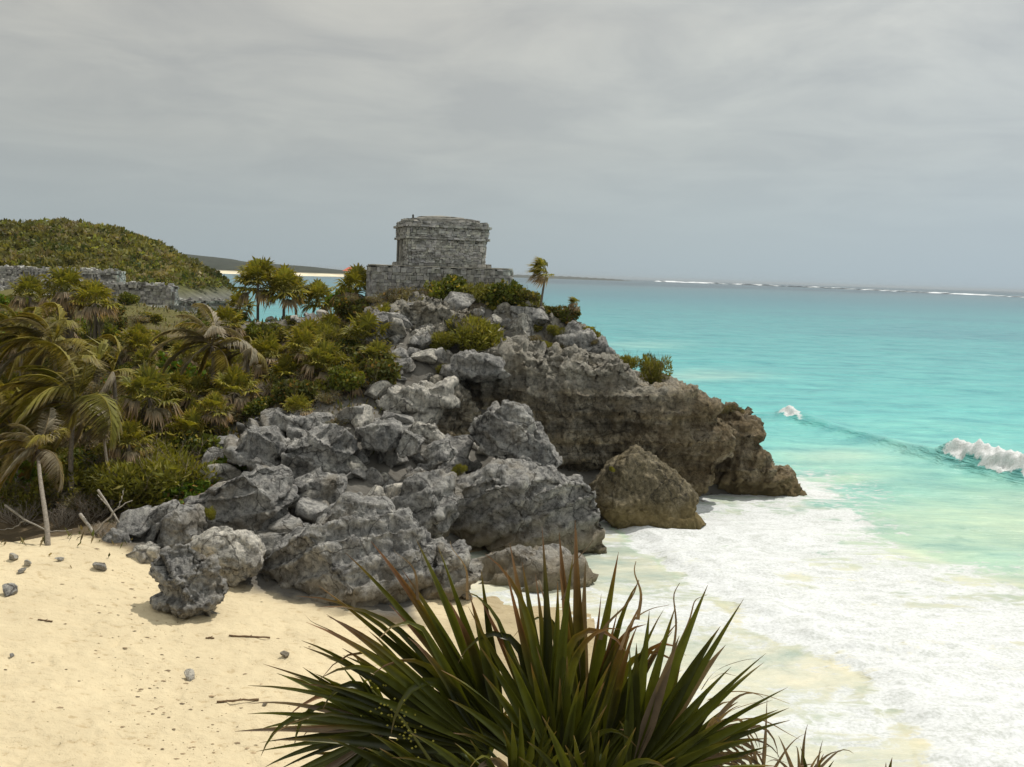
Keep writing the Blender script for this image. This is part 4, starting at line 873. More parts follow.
def coconut(P, top, L, nf, seed, label, hue=(.1, .9), trunk_r=.11, skirt=False, wind=(-.75, -.1), nuts=True):
    g_ = random.Random(seed); o = empty('coconut_palm', tuple(P)); top = np.array(top) - np.array(P); mb = MB(); pts = []
    for t in np.linspace(0, 1, 12): pts.append((top[0] * t ** 1.6 + .06 * math.sin(5 * t + seed), top[1] * t ** 1.5, top[2] * t - .2 * (1 - t)))
    pts[-1] = tuple(top); pts = np.array(pts)
    mb.tube(pts, [trunk_r * (1.35 if i == 0 else (1.05 - .35 * i / 11 + .06 * (i % 2))) for i in range(12)], (.30, .26, .21), 9); mb.build('trunk', M_bark, o, smooth=True)
    for i in range(nf):
        yaw = 2.399 * i + g_.uniform(-.25, .25); t = i / nf; el = math.radians(82 - 88 * t + g_.uniform(-8, 8)); hu = g_.uniform(*hue) if t < .75 else g_.uniform(.6, 1)
        link('frond', frond(L * g_.uniform(.8, 1.1) * (.8 if t < .12 else 1), yaw, el, 1.0 + 1.2 * t, (wind[0] * g_.uniform(.6, 1.3), wind[1]), seed * 31 + i, hu), o, tuple(top))
    mb = MB()
    for i in range(40):
        a = g_.uniform(0, 6.28); l = g_.uniform(.2, .6); p = np.array([.05 * math.cos(a), .05 * math.sin(a), -g_.uniform(0, .25)]); q_ = p + np.array([.22 * math.cos(a), .22 * math.sin(a), -l]); w_ = np.array([-math.sin(a), math.cos(a), 0]) * .03
        mb.add([p - w_, p + w_, q_ + w_ * .4, q_ - w_ * .4], [(0, 1, 2, 3)], np.array([.30, .24, .17]) * g_.uniform(.5, 1.2))
    mb.build('fibre_sheath', M_leaf, o, loc=tuple(top))
    return tag(o, label, 'palm tree')
def pix(P, px, py, Y): return at(px, py, Y)
coconut(ground_at(46, 546), at(38, 450, 38.2), 2.4, 17, 1, 'leaning coconut palm with a bare pale trunk standing on the sand at left', hue=(.3, .9), trunk_r=.09)
def gp(px, Y):  # a foot on the ground under this column
    q_ = at(px, 400, Y); return np.array([q_[0], q_[1], H(q_[0], q_[1])[0]])
coconut(gp(70, 42), at(74, 404, 42), 4.3, 21, 2, 'largest coconut palm with long wind swept yellow green fronds behind the leaning palm', hue=(0, .6))
coconut(gp(118, 49), at(112, 372, 49), 3.2, 12, 3, 'coconut palm with upright yellow fronds between largest palm and brown palm', hue=(.0, .6))
coconut(gp(212, 52), at(212, 346, 52), 3.4, 15, 4, 'shaggy brown coconut palm with grey tattered fronds in the middle of the thicket', hue=(.6, 1.0))
coconut(gp(248, 53), at(246, 352, 53), 2.5, 11, 5, 'smaller coconut palm with upright yellow fronds right of the shaggy brown palm', hue=(.2, .9))
coconut(gp(20, 52), at(22, 338, 52), 3.3, 13, 6, 'dark coconut palm bowed by the wind at the left edge below the ruined walls', hue=(0, .4))
coconut(gp(110, 40.5), at(104, 425, 40.8), 1.4, 8, 7, 'small drooping grey coconut palm right of the leaning palm trunk', hue=(.7, 1.0), trunk_r=.07)
coconut(gp(-30, 45), at(-28, 400, 45), 3.6, 13, 8, 'coconut palm reaching in from beyond the left edge', hue=(.1, .6))
coconut(gp(18, 43), at(12, 428, 43.5), 3.4, 15, 9, 'low golden coconut palm at the far left just behind the leaning palm', hue=(.2, .8))
coconut(gp(58, 47), at(52, 345, 47.5), 3.6, 15, 10, 'tall golden brown coconut palm behind the largest one', hue=(.3, .8))
# fan palms
def fp_at(px, py_top, Y, L, v, label, group=None, minh=.5, **k):
    q_ = at(px, py_top, Y); z0 = H(q_[0], q_[1])[0]; h = max(minh, q_[2] - z0 - .3 * L); return fan_palm((q_[0], q_[1], z0), h, L, v, label, group, **k)
fp_at(258, 276, 76, 1.95, 0, 'leftmost tall fan palm of the clump on the rocky shelf by the bay', crown=FCL, skirt=False)
fp_at(284, 284, 75, 1.75, 1, 'second tall fan palm of the clump on the rocky shelf', crown=FCL, skirt=False)
fp_at(297, 286, 78, 1.3, 0, 'thin fan palm behind the second palm of the shelf clump', crown=FCL, skirt=False, lean=(-.3, 0))
fp_at(311, 295, 77.5, 1.5, 1, 'rightmost fan palm of the shelf clump with a leaning trunk', crown=FCL, skirt=False, lean=(.5, 0))
fp_at(240, 302, 79, 1.2, 0, 'short bushy fan palm left of the shelf clump', crown=FCL, skirt=False)
fp_at(357, 285, 66, 1.7, 1, 'bushy fan palm against the left end of the temple platform', skirt=True)
for px, py, Y, L, lab in [(66,284,56,1.5,'tall fan palm rising above the others in front of the upper ruined wall'),(95,296,55,1.3,'bright fan palm beside the tall one in front of the ruined walls'),
    (150,388,46,1.5,'shaggy fan palm with a pale dead skirt in the left thicket'),(128,436,42,1.0,'small pale green fan palm at the edge of the feathery shrubs'),(310,340,58,1.6,'spiky fan palm with yellowish tips at the centre of the slope'),
    (366,350,54,1.5,'shaggy fan palm beside the blocky grey boulder below the temple'),(290,372,52,1.4,'bright fan palm on the slope above the rock pile'),(330,330,62,1.4,'fan palm at the top of the thicket below the bay view'),
    (325,372,51,1.3,'fan palm with brown skirt above the flat rock ledge'),(235,385,50,1.3,'fan palm half hidden behind the brown coconut palm'),(350,388,50,.9,'small dry brown fan palm right above the rock pile'),
    (268,350,57,1.3,'fan palm behind the yellow coconut palm fronds'),(215,405,47,.9,'low fan palm above the dry scrub'),(30,290,60,1.3,'fan palm at far left below the ruined walls'),(385,330,56,.9,'low fan palm among rocks left of the gully')]:
    fp_at(px, py, Y, L, int(px) % 3, lab)
fp_at(298, 405, 47, .8, 1, 'low brown tinged fan palm just above the rock pile ledge')
fp_at(378, 372, 51.5, 1.1, 0, 'shaggy yellowish fan palm just left of the long pale slab')
# the wind blown palms on the headland
WC = [fan_crown(50, 20, 1.0, dead=.35, wind=-.9, yel=1.0), fan_crown(51, 16, 1.0, dead=.5, wind=-.9, yel=.6)]
P = at(541, 304, 57.5); fan_palm((P[0], P[1], P[2] - .3), 2.15, .95, 0, 'slender leaning palm blown by the wind on the headland right of the temple', crown=[WC[0]], skirt=False, lean=(.28, 0), r_=.055, crot=(0, 0, 0))
P = at(573, 318, 57.5); fan_palm((P[0], P[1], P[2] - .3), 1.15, .5, 1, 'tiny wind blown palm nearer the sea than the slender leaning palm', crown=[WC[1]], skirt=False, lean=(.22, 0), r_=.04, crot=(0, 0, 0))
# single shrubs one can point to
def sh(kind, px, py, w, h, v, label, Y=None, sink=.15):
    P = at(px, py, Y) if Y else ground_at(px, py)
    if P is not None: return place_shrub(kind, P, w, h, v, label, sink=sink)
sh('feather', 472, 350, 2.1, 2.0, 0, 'big rounded yellow green feathery shrub on the rocks below the temple', 54.2)
sh('feather', 437, 352, 1.3, 1.2, 1, 'feathery shrub touching the left side of the big rounded one', 54.0)
sh('feather', 447, 374, .8, .6, 2, 'small yellow green tuft hanging below the big feathery shrub', 52.2)
sh('feather', 500, 362, 1.0, .9, 1, 'low feathery shrub at the right foot of the big rounded one', 53.2)
sh('feather', 655, 384, 1.0, 1.5, 2, 'upright yellow green shrub on the cliff edge', 55.5)
sh('feather', 627, 372, 1.0, 1.1, 0, 'low feathery shrub left of the upright cliff edge shrub', 55.8)
sh('leafy', 608, 358, .5, .7, 1, 'small dark spiky bush on the cliff edge below the ridge', 56.5)
sh('feather', 703, 410, .8, .6, 1, 'small green tuft on the cliff top before the outer knob', 56.0)
sh('feather', 612, 468, .2, .2, 1, 'tiny tuft on the brown boulder', 47.0)
sh('feather', 460, 472, .45, .5, 0, 'bright yellow green tuft beside the long slab boulder', 43.0)
sh('feather', 212, 516, .35, .4, 2, 'yellow tuft growing on the face of the big rounded boulder', 36.6)
sh('scrub', 556, 352, 1.2, .8, 0, 'dry brown scrub on the ridge right of the cracked pale rock', 56)
sh('leafy', 562, 322, 1.3, 1.0, 2, 'dark bush on the ridge crest between the two wind blown palms', 57.5)
sh('leafy', 590, 338, .9, .8, 1, 'low bush on the ridge edge below the tiny wind blown palm', 57.5)
sh('scrub', 725, 412, .7, .7, 0, 'dry leafless bush clinging to the outer knob of the cliff', 56.5)
sh('scrub', 738, 411, .5, .5, 1, 'dry twiggy tuft on top of the outer knob', 57.5)
for i, (px, py, k, w, h, lab) in enumerate([(368,312,'grape',1.5,1.0,'bright green shrub left of the temple platform'),(395,305,'scrub',1.6,1.1,'pale twiggy bush against the temple platform'),(420,306,'scrub',1.5,1.0,'grey twiggy bush in front of the temple platform middle'),
     (442,302,'leafy',1.4,1.1,'green bush centred below the temple platform'),(465,304,'leafy',1.2,.9,'green bush in front of the right half of the platform'),(485,302,'feather',1.1,.8,'yellowish bush near the right end of the platform'),
     (502,305,'leafy',1.2,1.0,'rusty green bush at the right corner of the platform'),(520,304,'leafy',1.2,.8,'dark bush just beyond the right corner of the platform'),(352,318,'leafy',1.3,1.0,'leafy bush above the grey rocks left of the platform'),(535,312,'feather',1.0,.6,'low yellowish bush below the slender leaning palm'),
     (345,304,'grape',1.3,1.0,'rounded bright bush farthest left of the temple platform')]):
    sh(k, px, py, w * 1.15, h * 1.5, i % 3, lab, [66,60,59.5,59.5,59.3,59,58.5,58.2,61,57.8,67][i], sink=.3)
for i, (px, py, k, w, h, lab) in enumerate([(170,500,'feather',2.6,2.1,'large feathery shrub at the sand edge behind the driftwood'),(135,508,'feather',2.4,2.1,'feathery shrub left of the largest one at the sand edge'),(100,500,'feather',1.8,1.6,'feathery shrub right behind the leaning palm trunk'),
     (150,478,'feather',2.3,2.0,'feathery shrub in the second row from the sand'),(205,490,'grape',1.5,1.0,'bright green shrub spilling over the left boulders'),(225,470,'grape',1.5,1.0,'bright green shrub at the top left corner of the rock pile'),(190,460,'leafy',1.7,1.3,'leafy shrub behind the bright spilling shrub'),
     (60,505,'scrub',1.6,1.2,'dry brown bush behind the leaning palm trunk'),(20,505,'scrub',1.8,1.2,'dry bush at the far left above the sand'),(200,508,'grape',.9,.6,'low green creeper beside the egg shaped boulder'),
     (180,385,'grape',1.9,1.6,'bright green shrub tinged red left of the shaggy brown palm'),(168,410,'grape',1.6,1.3,'green shrub below the red tinged one'),(330,425,'scrub',1.3,.6,'flat olive scrub cushion on the rock ledge')]):
    sh(k, px, py, w, h, i % 3, lab)
# thicket: the rest of the shrubs on the slope, one object each
thick = np.array([(-60,345),(60,340),(180,345),(230,345),(330,335),(360,350),(392,378),(385,400),(340,405),(262,412),(225,440),(205,490),(150,515),(100,520),(-60,520)], float)
zones = [('behind the feathery shrubs by the sand', lambda x, y: y > 455), ('on the left slope under the coconut palms', lambda x, y: x < 130), ('between the coconut palms and the rock pile', lambda x, y: x < 260), ('on the slope below the temple rocks', lambda x, y: True)]
grid = []; k = 0; tries = 0
while k < 190 and tries < 5000:
    tries += 1; px = rnd.uniform(-60, 395); py = rnd.uniform(335, 520)
    if not inpoly(np.array([px]), np.array([py]), thick)[0]: continue
    P = ground_at(px, py)
    if P is None or any((P[0] - q_[0]) ** 2 + (P[1] - q_[1]) ** 2 < .75 for q_ in grid): continue
    grid.append(P); zn = [z_ for z_, f_ in zones if f_(px, py)][0]
    kind = rnd.choices(['leafy', 'grape', 'feather', 'scrub'], [.42, .12, .16, .30] if py < 400 else [.16, .08, .26, .50])[0]
    if 230 < px < 300 and py > 385: kind = rnd.choice(['scrub', 'scrub', 'leafy'])
    sc_ = rnd.uniform(.8, 1.45); place_shrub(kind, P, sc_, sc_ * rnd.uniform(.7, 1.15), rnd.randrange(3), f'{SHR[kind][1]} {zn}', f'{SHR[kind][1]}s {zn}'); k += 1
# more low fan palms in the thicket
k = 0
while k < 34:
    px = rnd.uniform(-30, 390); py = rnd.uniform(345, 470)
    if not inpoly(np.array([px]), np.array([py]), thick)[0]: continue
    P = ground_at(px, py)
    if P is None: continue
    fan_palm(P, rnd.uniform(.7, 1.6), rnd.uniform(.8, 1.3), k, 'low shaggy fan palm growing in the thicket on the slope', 'low fan palms in the thicket'); k += 1
# shrubs on the plateau and round the shelf
for j in range(46):
    px = rnd.uniform(-40, 345); py = rnd.uniform(305, 340); P = ground_at(px, py)
    if P is None or (235 < px < 340 and py < 326): continue
    kk = rnd.choice(['leafy', 'scrub', 'leafy', 'grape']); place_shrub(kk, P, rnd.uniform(.8, 1.5), rnd.uniform(.6, 1.1), j % 3, f'{SHR[kk][1]} on the plateau edge below the ruined walls', f'{SHR[kk][1]}s on the plateau edge')
for j in range(14):
    P = ground_at(rnd.uniform(228, 340), rnd.uniform(320, 336))
    if P is not None: place_shrub('leafy', P, .6, .4, j % 3, 'low green tuft on the bare rocky shelf', 'low green tufts on the rocky shelf')
# ridge of the headland: scattered low growth
for j in range(44):
    px = rnd.uniform(350, 610); py = rnd.uniform(296, 350)
    if py < 292 + max(0, px - 470) * .38 or (px > 420 and px < 520 and py > 318): continue
    kk = rnd.choice(['leafy', 'scrub', 'feather', 'scrub']); P = at(px, py, 59 - (py - 300) * .08); z_ = H(P[0], P[1])[0]
    place_shrub(kk, (P[0], P[1], max(P[2], z_) - .1), rnd.uniform(.4, .8), rnd.uniform(.3, .6), j % 3, f'small {SHR[kk][1]} among the rocks of the headland slope', f'small {SHR[kk][1]}s among the headland rocks')
# ground cover below the thicket: leaves and dry twigs nobody could count
gd = np.random.RandomState(8); Q = []
pxs = gd.uniform(-150, 400, 40000); pys = gd.uniform(300, 530, 40000)
ok = inpoly(pxs, pys, np.array([(-150,300),(220,305),(340,330),(395,380),(385,412),(330,425),(262,422),(225,440),(190,495),(150,520),(60,525),(-150,525)], float)); pxs, pys = pxs[ok], pys[ok]
YY = np.interp(pys, [300, 340, 400, 470, 530], [90, 62, 50.5, 43.5, 39.5]) + gd.normal(size=len(pys)) * 2.5
Pq = at(pxs, pys, 1.0) ; xw = (Pq[:, 0]) * YY; hz = H(xw, YY); s = gd.uniform(.08, .22, len(xw)); n_ = len(xw)
okk = hz > 1.7; xw, YY, hz, s = xw[okk], YY[okk], hz[okk], s[okk]; n_ = len(xw)
a = gd.uniform(0, 6.28, n_); tl = gd.uniform(.5, 2.2, n_)
B = np.stack([xw, YY, hz + .0], -1); U = np.stack([np.cos(a), np.sin(a), tl], -1) * s[:, None]; Wd = np.stack([-np.sin(a), np.cos(a), 0 * a], -1) * s[:, None] * .3
V = np.stack([B - Wd * .4, B + U * .5 - Wd, B + U, B + U * .5 + Wd], 1).reshape(-1, 3)
cc = np.where(gd.rand(n_)[:, None] < .5, np.array([.09, .10, .02]), np.array([.19, .15, .08])) * gd.uniform(.5, 1.4, n_)[:, None]
tag(link('ground_cover', mesh_np('ground_cover', V, np.arange(n_ * 4).reshape(-1, 4), M_leaf, np.repeat(cc, 4, axis=0), False)), kind='stuff')
# scrub forest covering the hill
gd = np.random.RandomState(12); n_ = 9000; xs = gd.uniform(-140, -42, n_); ys = gd.uniform(112, 168, n_); zs = hill_h(xs, ys)
q_ = np.stack([xs, ys, zs], -1); okk = (zs > 7.6) & ~((xs > -47) & (zs < 8.8)); xs, ys, zs = xs[okk], ys[okk], zs[okk]; n_ = len(xs)
zs = zs + .7 * fbm(np.stack([xs, ys, zs], -1) * .12, 4, 20)
K = 26; rr_ = .4 + 1.1 * gd.rand(n_) ** 1.7; d = gd.normal(size=(n_, K, 3)); d /= np.linalg.norm(d, axis=2)[..., None]; d[..., 2] = abs(d[..., 2])
Pp = np.stack([xs, ys, zs], -1)[:, None] + d * rr_[:, None, None] * gd.uniform(.7, 1.05, (n_, K))[..., None] * np.array([1, 1, .95])
a = d + gd.normal(size=d.shape) * .5; a /= np.linalg.norm(a, axis=2)[..., None]; b = np.cross(a, gd.normal(size=d.shape)); b /= np.linalg.norm(b, axis=2)[..., None]
ls = (rr_ * .42)[:, None, None]
V = np.stack([Pp - a * ls * .5, Pp + b * ls * .38, Pp + a * ls * .7, Pp - b * ls * .38], 2).reshape(-1, 3)
big = fbm(np.stack([xs, ys, zs], -1) * .07, 3, 33)
pal = np.array([(.12, .115, .03), (.165, .15, .05), (.20, .165, .085), (.055, .07, .02), (.17, .18, .04)])
ci = gd.choice(5, n_, p=[.32, .25, .18, .12, .13]); cc = pal[ci] * (1 + .9 * big[:, None]) * gd.uniform(.7, 1.3, n_)[:, None]
cc = np.repeat(cc[:, None], K, 1) * gd.uniform(.7, 1.3, (n_, K))[..., None]
tag(link('hill_scrub', mesh_np('hill_scrub', V, np.arange(n_ * K * 4).reshape(-1, 4), M_leaf, np.repeat(cc.reshape(-1, 3), 4, axis=0), False)), kind='stuff')
for i_, (px, py, w_, lab_) in enumerate([(92,520,1.5,'bare grey twiggy bush tangled round the driftwood fork'),(62,528,1.3,'bare grey twiggy bush just right of the leaning palm trunk'),(112,538,1.0,'low bare twiggy bush between the driftwood and the rounded grey rock'),(20,525,1.5,'bare grey twiggy bush at the left edge above the sand'),(250,400,1.7,'bare brown twiggy bush above the rock pile left'),(225,408,1.6,'bare brown twiggy bush below the shaggy brown palm'),(275,398,1.4,'bare brown twiggy bush right of the other bare ones above the rock pile')]):
    P = ground_at(px, py)
    if P is not None: tag(link('dead_bush', twigs('dead_bush', 70 + i_, 26, .9, .8, (.36, .31, .25), .014, 2), None, (P[0], P[1], P[2] - .1)), lab_, 'dead bush').scale = (w_, w_, w_ * .7)
# driftwood branches at the foot of the shrubs
def drift(paths, label):
    mb = MB()
    for pth, r_ in paths:
        pts = np.array([at(a, b, c) for a, b, c in pth]); t = np.linspace(0, 1, len(pts)); tt = np.linspace(0, 1, 14)
        pts = np.stack([np.interp(tt, t, pts[:, k]) + .02 * np.sin(tt * 23 + k * 2 + pts[0, 0]) for k in range(3)], -1); mb.tube(pts, np.linspace(r_, r_ * .4, 14), (.40, .36, .30), 6)
    tag(mb.build('driftwood', M_bark, smooth=True), label, 'driftwood')
drift([([(80,514,37.2),(92,530,36.8),(96,545,36.4),(118,553,36)], .07), ([(94,535,36.8),(105,522,36.6),(118,508,36.6),(132,500,36.8)], .045), ([(118,508,36.6),(122,498,36.8),(124,488,37)], .025)], 'large pale forked driftwood branch at the foot of the feathery shrubs')
drift([([(98,490,37.4),(110,508,37.2),(120,524,37),(126,532,36.9)], .05), ([(110,508,37.2),(102,500,37.2),(97,494,37.2)], .03)], 'thin grey dead branch leaning over the driftwood fork')
drift([([(5,505,38),(25,520,37.8),(50,532,37.6),(72,530,37.4)], .05), ([(25,520,37.8),(14,528,37.8),(0,530,37.8)], .03)], 'grey dead branch lying behind the leaning palm trunk')
drift([([(40,560,34),(70,566,33.8),(95,560,33.8)], .035)], 'thin dark root running over the sand right of the leaning palm')
# ------------------------------------------------------------------ fan palm right in front of the photographer
g_ = random.Random(21)
def blade(mb, hub, d, nr, L, w, seed, brown=.25, bend=0.0, dead=False, kink=None):
    """one folded blade of a fan leaf"""
    gg = random.Random(seed); n = 12; pts = [hub]; dd = np.array(d, float); drop = np.array([0, 0, -1.0]); T = []
    for i in range(n):
        t = (i + 1) / n
        k = bend * t * t * .35
        if kink and t > kink[0]: k += kink[1] / n * 3.0
        dd = dd + drop * k + nr * .012; dd /= np.linalg.norm(dd); T.append(dd); pts.append(pts[-1] + dd * L / n)
    T.append(dd); V = []; K = []
    wig_ = gg.uniform(-1, 1) * .9
    base_w = gg.uniform(.8, 1.1)
    grn = np.array([.095, .105, .014]) * gg.uniform(.35, 1.6); yel = np.array([.30, .26, .04]); br = np.array([.30, .085, .025]) * gg.uniform(.6, 1.3); gy = np.array([.42, .30, .20]) * gg.uniform(.6, 1.1)
    for i, (p, t_) in enumerate(zip(pts, T)):
        t = i / n; s = np.cross(t_, nr); s /= np.linalg.norm(s) + 1e-9; nn = np.cross(s, t_); tw = wig_ * max(0, t - .35) * 2; s, nn = s * math.cos(tw) + nn * math.sin(tw), nn * math.cos(tw) - s * math.sin(tw)
        ww = w * base_w * (min(1, .12 + t * 2.4)) * (1 - max(0, (t - .42) / .58) ** 1.25) + .0012
        fold = ww * .42
        V += [p + s * ww * .5 + nn * fold, p - nn * fold * .2, p - s * ww * .5 + nn * fold]
        c = grn * (1 - .15 * t) 
        tb = 1 - brown * .75
        if t > tb: u = min(1, (t - tb) / max(.05, brown) * 1.6); c = c * (1 - u) + (br * (1 - u * .6) + gy * u * .6) * u
        if abs(t - tb) < .12: c = c * .75 + yel * .25
        if dead: c = gy * gg.uniform(.85, 1.1) * .8
        K += [c, c * .8, c * gg.uniform(.9, 1.1)]
    Fc = []
    for i in range(n):
        a = i * 3; Fc += [(a, a + 1, a + 4, a + 3), (a + 1, a + 2, a + 5, a + 4)]
    mb.add(V, Fc, np.array(K))
def big_leaf(root, base, hub_px, Y, a0, a1, Lpx, n, seed, tilt=.2, w=.052, brown=.25, bend=.5, dead=False, lens=None, jit=.06, cup=.3):
    gg = random.Random(seed); hub = at(hub_px[0], hub_px[1], Y); mb = MB(); ex = RMn[:, 0]; ey = RMn[:, 1]; ez = RMn[:, 2]
    am = (a0 + a1) / 2
    nr = ez * math.cos(tilt) - (ex * math.cos(R(am)) + ey * math.sin(R(am))) * math.sin(tilt); sc_ = Y / F * 1.05
    n = int(n * 1.3) if not dead else n
    for j in range(n):
        u = j / (n - 1); a = R(a0 + (a1 - a0) * u + gg.uniform(-2, 2)); L = (np.interp(u, np.linspace(0, 1, len(lens)), lens) if lens else Lpx * (1 - .25 * abs(u - .5) * 2)) * sc_ * gg.uniform(.80, 1.12)
        d = ex * math.cos(a) + ey * math.sin(a); d = d + ez * (tilt * math.cos(a - R(am)) + cup * abs(u - .5) + gg.uniform(-jit, jit) * 1.5); d /= np.linalg.norm(d)
        n2 = nr + (ex * math.cos(a) + ey * math.sin(a)) * -.1; n2 /= np.linalg.norm(n2)
        k = (gg.uniform(.5, .82), gg.uniform(.5, 2.4)) if gg.random() < .20 else None
        blade(mb, hub, d, n2, L, w * .98 * gg.uniform(.7, 1.25), seed * 100 + j, brown * gg.uniform(.2, 1.9), bend * gg.uniform(.1, 1.9), dead or gg.random() < .04, k)
    lf = mb.build('leaf', M_blade, root, smooth=True)
    st = MB(); m_ = (np.array(base) + hub) / 2 + np.array([0, 0, -.04]); st.tube([base, m_, hub, hub + (hub - m_) * .12], [.013, .010, .008, .004], (.10, .12, .03) if not dead else (.25, .2, .14), 6)
    st.build('leaf_stalk', M_blade, lf, smooth=True)
bz = at(560, 800, 4.0); gz = H(bz[0], bz[1])[0]
fpz = np.array([bz[0], bz[1] + .05, gz])
root = empty('fan_palm', (0, 0, 0)); tag(root, 'large green fan palm with browned leaf tips right in front of the photographer', 'palm tree')
mb = MB(); mb.tube([(fpz[0], fpz[1], gz - .3), (fpz[0] + .02, fpz[1], gz + (bz[2] - gz) * .5), (bz[0], bz[1] + .05, bz[2] - .05)], [.10, .085, .075], (.2, .17, .13), 10); mb.build('trunk', M_bark, root, smooth=True)
bs_ = (bz[0], bz[1] + .05, bz[2] - .06)
#             hub      Y    a0   a1   L   n
big_leaf(root, bs_, (393, 728), 3.9, 112, 235, 140, 22, 1, lens=[85, 115, 135, 150, 150, 125], tilt=.15, w=.036, brown=.08, bend=.15)
big_leaf(root, bs_, (490, 752), 4.0, 112, 163, 235, 13, 2, lens=[200, 225, 240, 235, 215], tilt=.3, w=.046, brown=.25, bend=.12)
big_leaf(root, bs_, (505, 745), 4.25, 98, 142, 235, 11, 3, lens=[200, 220, 235, 240, 225], tilt=.1, w=.046, brown=.32, bend=.10)
big_leaf(root, bs_, (552, 755), 4.1, 80, 116, 220, 11, 4, lens=[205, 215, 230, 225, 200], tilt=-.05, w=.046, brown=.36, bend=.05)
big_leaf(root, bs_, (582, 752), 4.35, 72, 104, 225, 10, 5, lens=[170, 195, 215, 225], tilt=.05, w=.046, brown=.42, bend=.05)
big_leaf(root, bs_, (628, 780), 3.9, 28, 92, 185, 13, 6, lens=[165, 185, 205, 205, 165], tilt=.1, w=.056, brown=.08, bend=.05)
big_leaf(root, bs_, (632, 788), 3.75, -10, 50, 160, 12, 7, lens=[120, 135, 150, 150, 140], tilt=.4, w=.050, brown=.10, bend=.12)
big_leaf(root, bs_, (520, 815), 3.7, 45, 160, 160, 19, 8, lens=[105, 120, 130, 140, 155, 165, 150], tilt=.4, w=.046, brown=.10, bend=.2)
big_leaf(root, bs_, (455, 800), 3.75, 125, 200, 190, 14, 9, lens=[120, 150, 175, 185, 170], tilt=.35, w=.044, brown=.12, bend=.12)
big_leaf(root, bs_, (590, 825), 3.6, 30, 140, 140, 17, 10, lens=[110, 130, 145, 140, 120], tilt=.35, w=.046, brown=.1, bend=.2)
big_leaf(root, bs_, (692, 760), 4.0, -8, 62, 115, 11, 11, tilt=.2, w=.020, dead=True, bend=1.5, jit=.3)
big_leaf(root, bs_, (560, 840), 4.2, 190, 350, 170, 14, 12, tilt=.6, w=.05, brown=.2, bend=.8)
big_leaf(root, bs_, (450, 745), 4.3, 116, 150, 200, 8, 14, lens=[170, 195, 205, 190], tilt=.25, w=.044, brown=.34, bend=.15)
big_leaf(root, bs_, (602, 755), 4.4, 58, 84, 190, 7, 16, lens=[135, 150, 170, 165], tilt=.1, w=.046, brown=.5, bend=.45)
big_leaf(root, bs_, (560, 785), 3.9, 62, 140, 185, 15, 18, lens=[120, 145, 165, 180, 165], tilt=.2, w=.048, brown=.15, bend=.15)
big_leaf(root, bs_, (702, 738), 4.1, -30, 75, 92, 10, 19, tilt=.2, w=.018, dead=True, bend=1.8, jit=.4)
big_leaf(root, bs_, (470, 790), 4.4, 70, 185, 150, 17, 17, tilt=.1, w=.05, brown=.2, bend=.15)
big_leaf(root, bs_, (590, 800), 4.5, 40, 135, 165, 17, 13, lens=[120, 150, 165, 165, 140], tilt=-.2, w=.055, brown=.2, bend=.1)
big_leaf(root, bs_, (420, 770), 4.05, 130, 215, 130, 14, 21, tilt=.2, w=.042, brown=.15, bend=.2)
big_leaf(root, bs_, (650, 790), 4.2, 15, 110, 140, 15, 22, tilt=.1, w=.050, brown=.25, bend=.3)
# long dry shreds hanging off the old leaves
gg = random.Random(77)
for (x0, y0, x1, y1) in [(672,660,678,578),(678,650,706,590),(700,690,762,652),(705,700,790,700),(600,640,640,575),(618,650,668,600),(560,600,590,535),(420,600,395,548),(340,640,300,610),(470,600,452,540),(718,720,770,690),(722,725,800,735),(730,740,790,760),(690,700,742,672),(640,620,636,560)]:
    mb = MB(); A = at(x0, y0, 4.1); B = at(x1, y1, 4.0); up_ = gg.uniform(-.02, .06); pts = []
    for t in np.linspace(0, 1, 12): pts.append(A + (B - A) * t + np.array([.012 * math.sin(7 * t + x0), .02 * math.sin(5 * t), up_ * math.sin(math.pi * t) - (.05 * max(0, t - .7) if x1 > x0 else 0)]))
    pts = np.array(pts); w_ = gg.uniform(.004, .009); sd_ = np.array([.6, 0, .8]) if abs(x1 - x0) > abs(y1 - y0) else np.array([1, 0, 0.]); V = []
    for i, p in enumerate(pts): q_ = w_ * (1 - i / 12.5); V += [p + sd_ * q_, p - sd_ * q_ + np.array([0, .004, 0])]
    mb.add(V, [(2*i, 2*i+1, 2*i+3, 2*i+2) for i in range(11)], np.array([.30, .20, .13]) * gg.uniform(.5, 1.3))
    mb.build('dry_strand', M_blade, root)
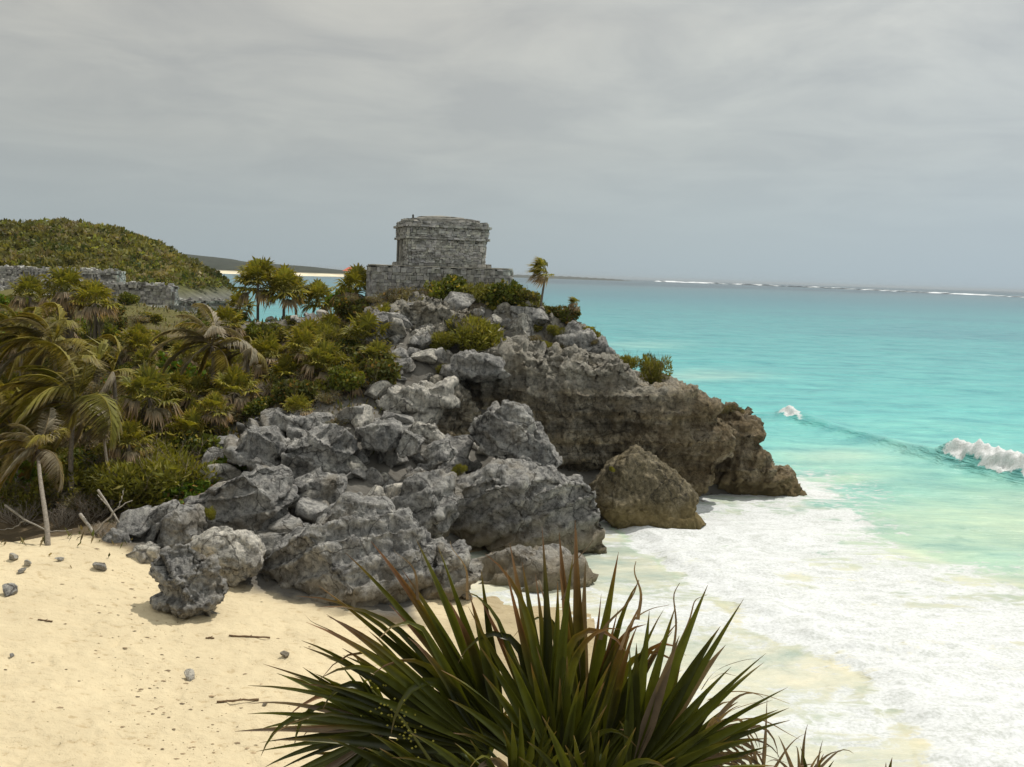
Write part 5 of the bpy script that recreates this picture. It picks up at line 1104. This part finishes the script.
# flower stalk with yellow buds
mb = MB(); gg = random.Random(9); pA = at(430, 760, 3.85); pB = at(372, 690, 3.8)
mb.tube([pA, (pA + pB) / 2 + np.array([0, 0, .03]), pB], [.007, .005, .003], (.2, .19, .05), 5)
for k in range(70):
    u = gg.uniform(.2, 1.1); p = pA + (pB - pA) * u + np.array([gg.gauss(0, .035), gg.gauss(0, .03), gg.gauss(0, .05)]); s = .0055
    mb.add([p + np.array(v) * s for v in ((1,0,0),(-1,0,0),(0,1,0),(0,-1,0),(0,0,1),(0,0,-1))], [(0,2,4),(2,1,4),(1,3,4),(3,0,4),(2,0,5),(1,2,5),(3,1,5),(0,3,5)], (.42, .36, .06))
mb.build('flower_stalk', M_plain, root)
# dry rosette at the right foot of the palm
r2 = empty('dry_palm_sprout', (0, 0, 0)); tag(r2, 'small half dead spiky sprout at the right foot of the large fan palm', 'plant')
def sprout(root, px, py, Y, a0, a1, L, n, seed, dead):
    big_leaf(root, at(px, py + 60, Y), (px, py), Y, a0, a1, L, n, seed, tilt=.2, w=.017, dead=dead, bend=.5 if dead else .2, jit=.3)
sprout(r2, 800, 790, 3.9, 28, 150, 78, 13, 31, True); sprout(r2, 812, 800, 3.85, 20, 160, 60, 12, 32, False); sprout(r2, 762, 792, 3.95, 40, 140, 88, 9, 33, True)
r3 = empty('green_sprout', (0, 0, 0)); tag(r3, 'tip of a low green plant at the bottom edge right of the dry sprout', 'plant')
sprout(r3, 885, 790, 3.8, 30, 165, 32, 10, 41, False)
def foot(rt, px, Y):
    q_ = at(px, 790, Y); L_ = Vector((q_[0], q_[1], H(q_[0], q_[1])[0])); rt.location = L_
    for ch in rt.children: ch.matrix_parent_inverse = Matrix.Translation(-L_)
foot(root, 560, 4.0); foot(r2, 795, 3.9); foot(r3, 885, 3.8)   # each plant's origin at its foot

# ------------------------------------------------------------------ haze
m, nt, o = newmat('haze'); g = G(nt); vv = g.n('ShaderNodeVolumePrincipled', {'Color': (.66, .72, .76, 1), 'Density': HAZE, 'Anisotropy': .2}); nt.links.new(vv.outputs[0], o.inputs[1])
bpy.ops.mesh.primitive_cube_add(size=1, location=(0, 15600, 16)); hz_ = bpy.context.object; hz_.name = 'haze'; hz_.data.name = 'haze'; hz_.scale = (52000, 31400, 44); hz_.data.materials.append(m)
tag(hz_, kind='stuff')
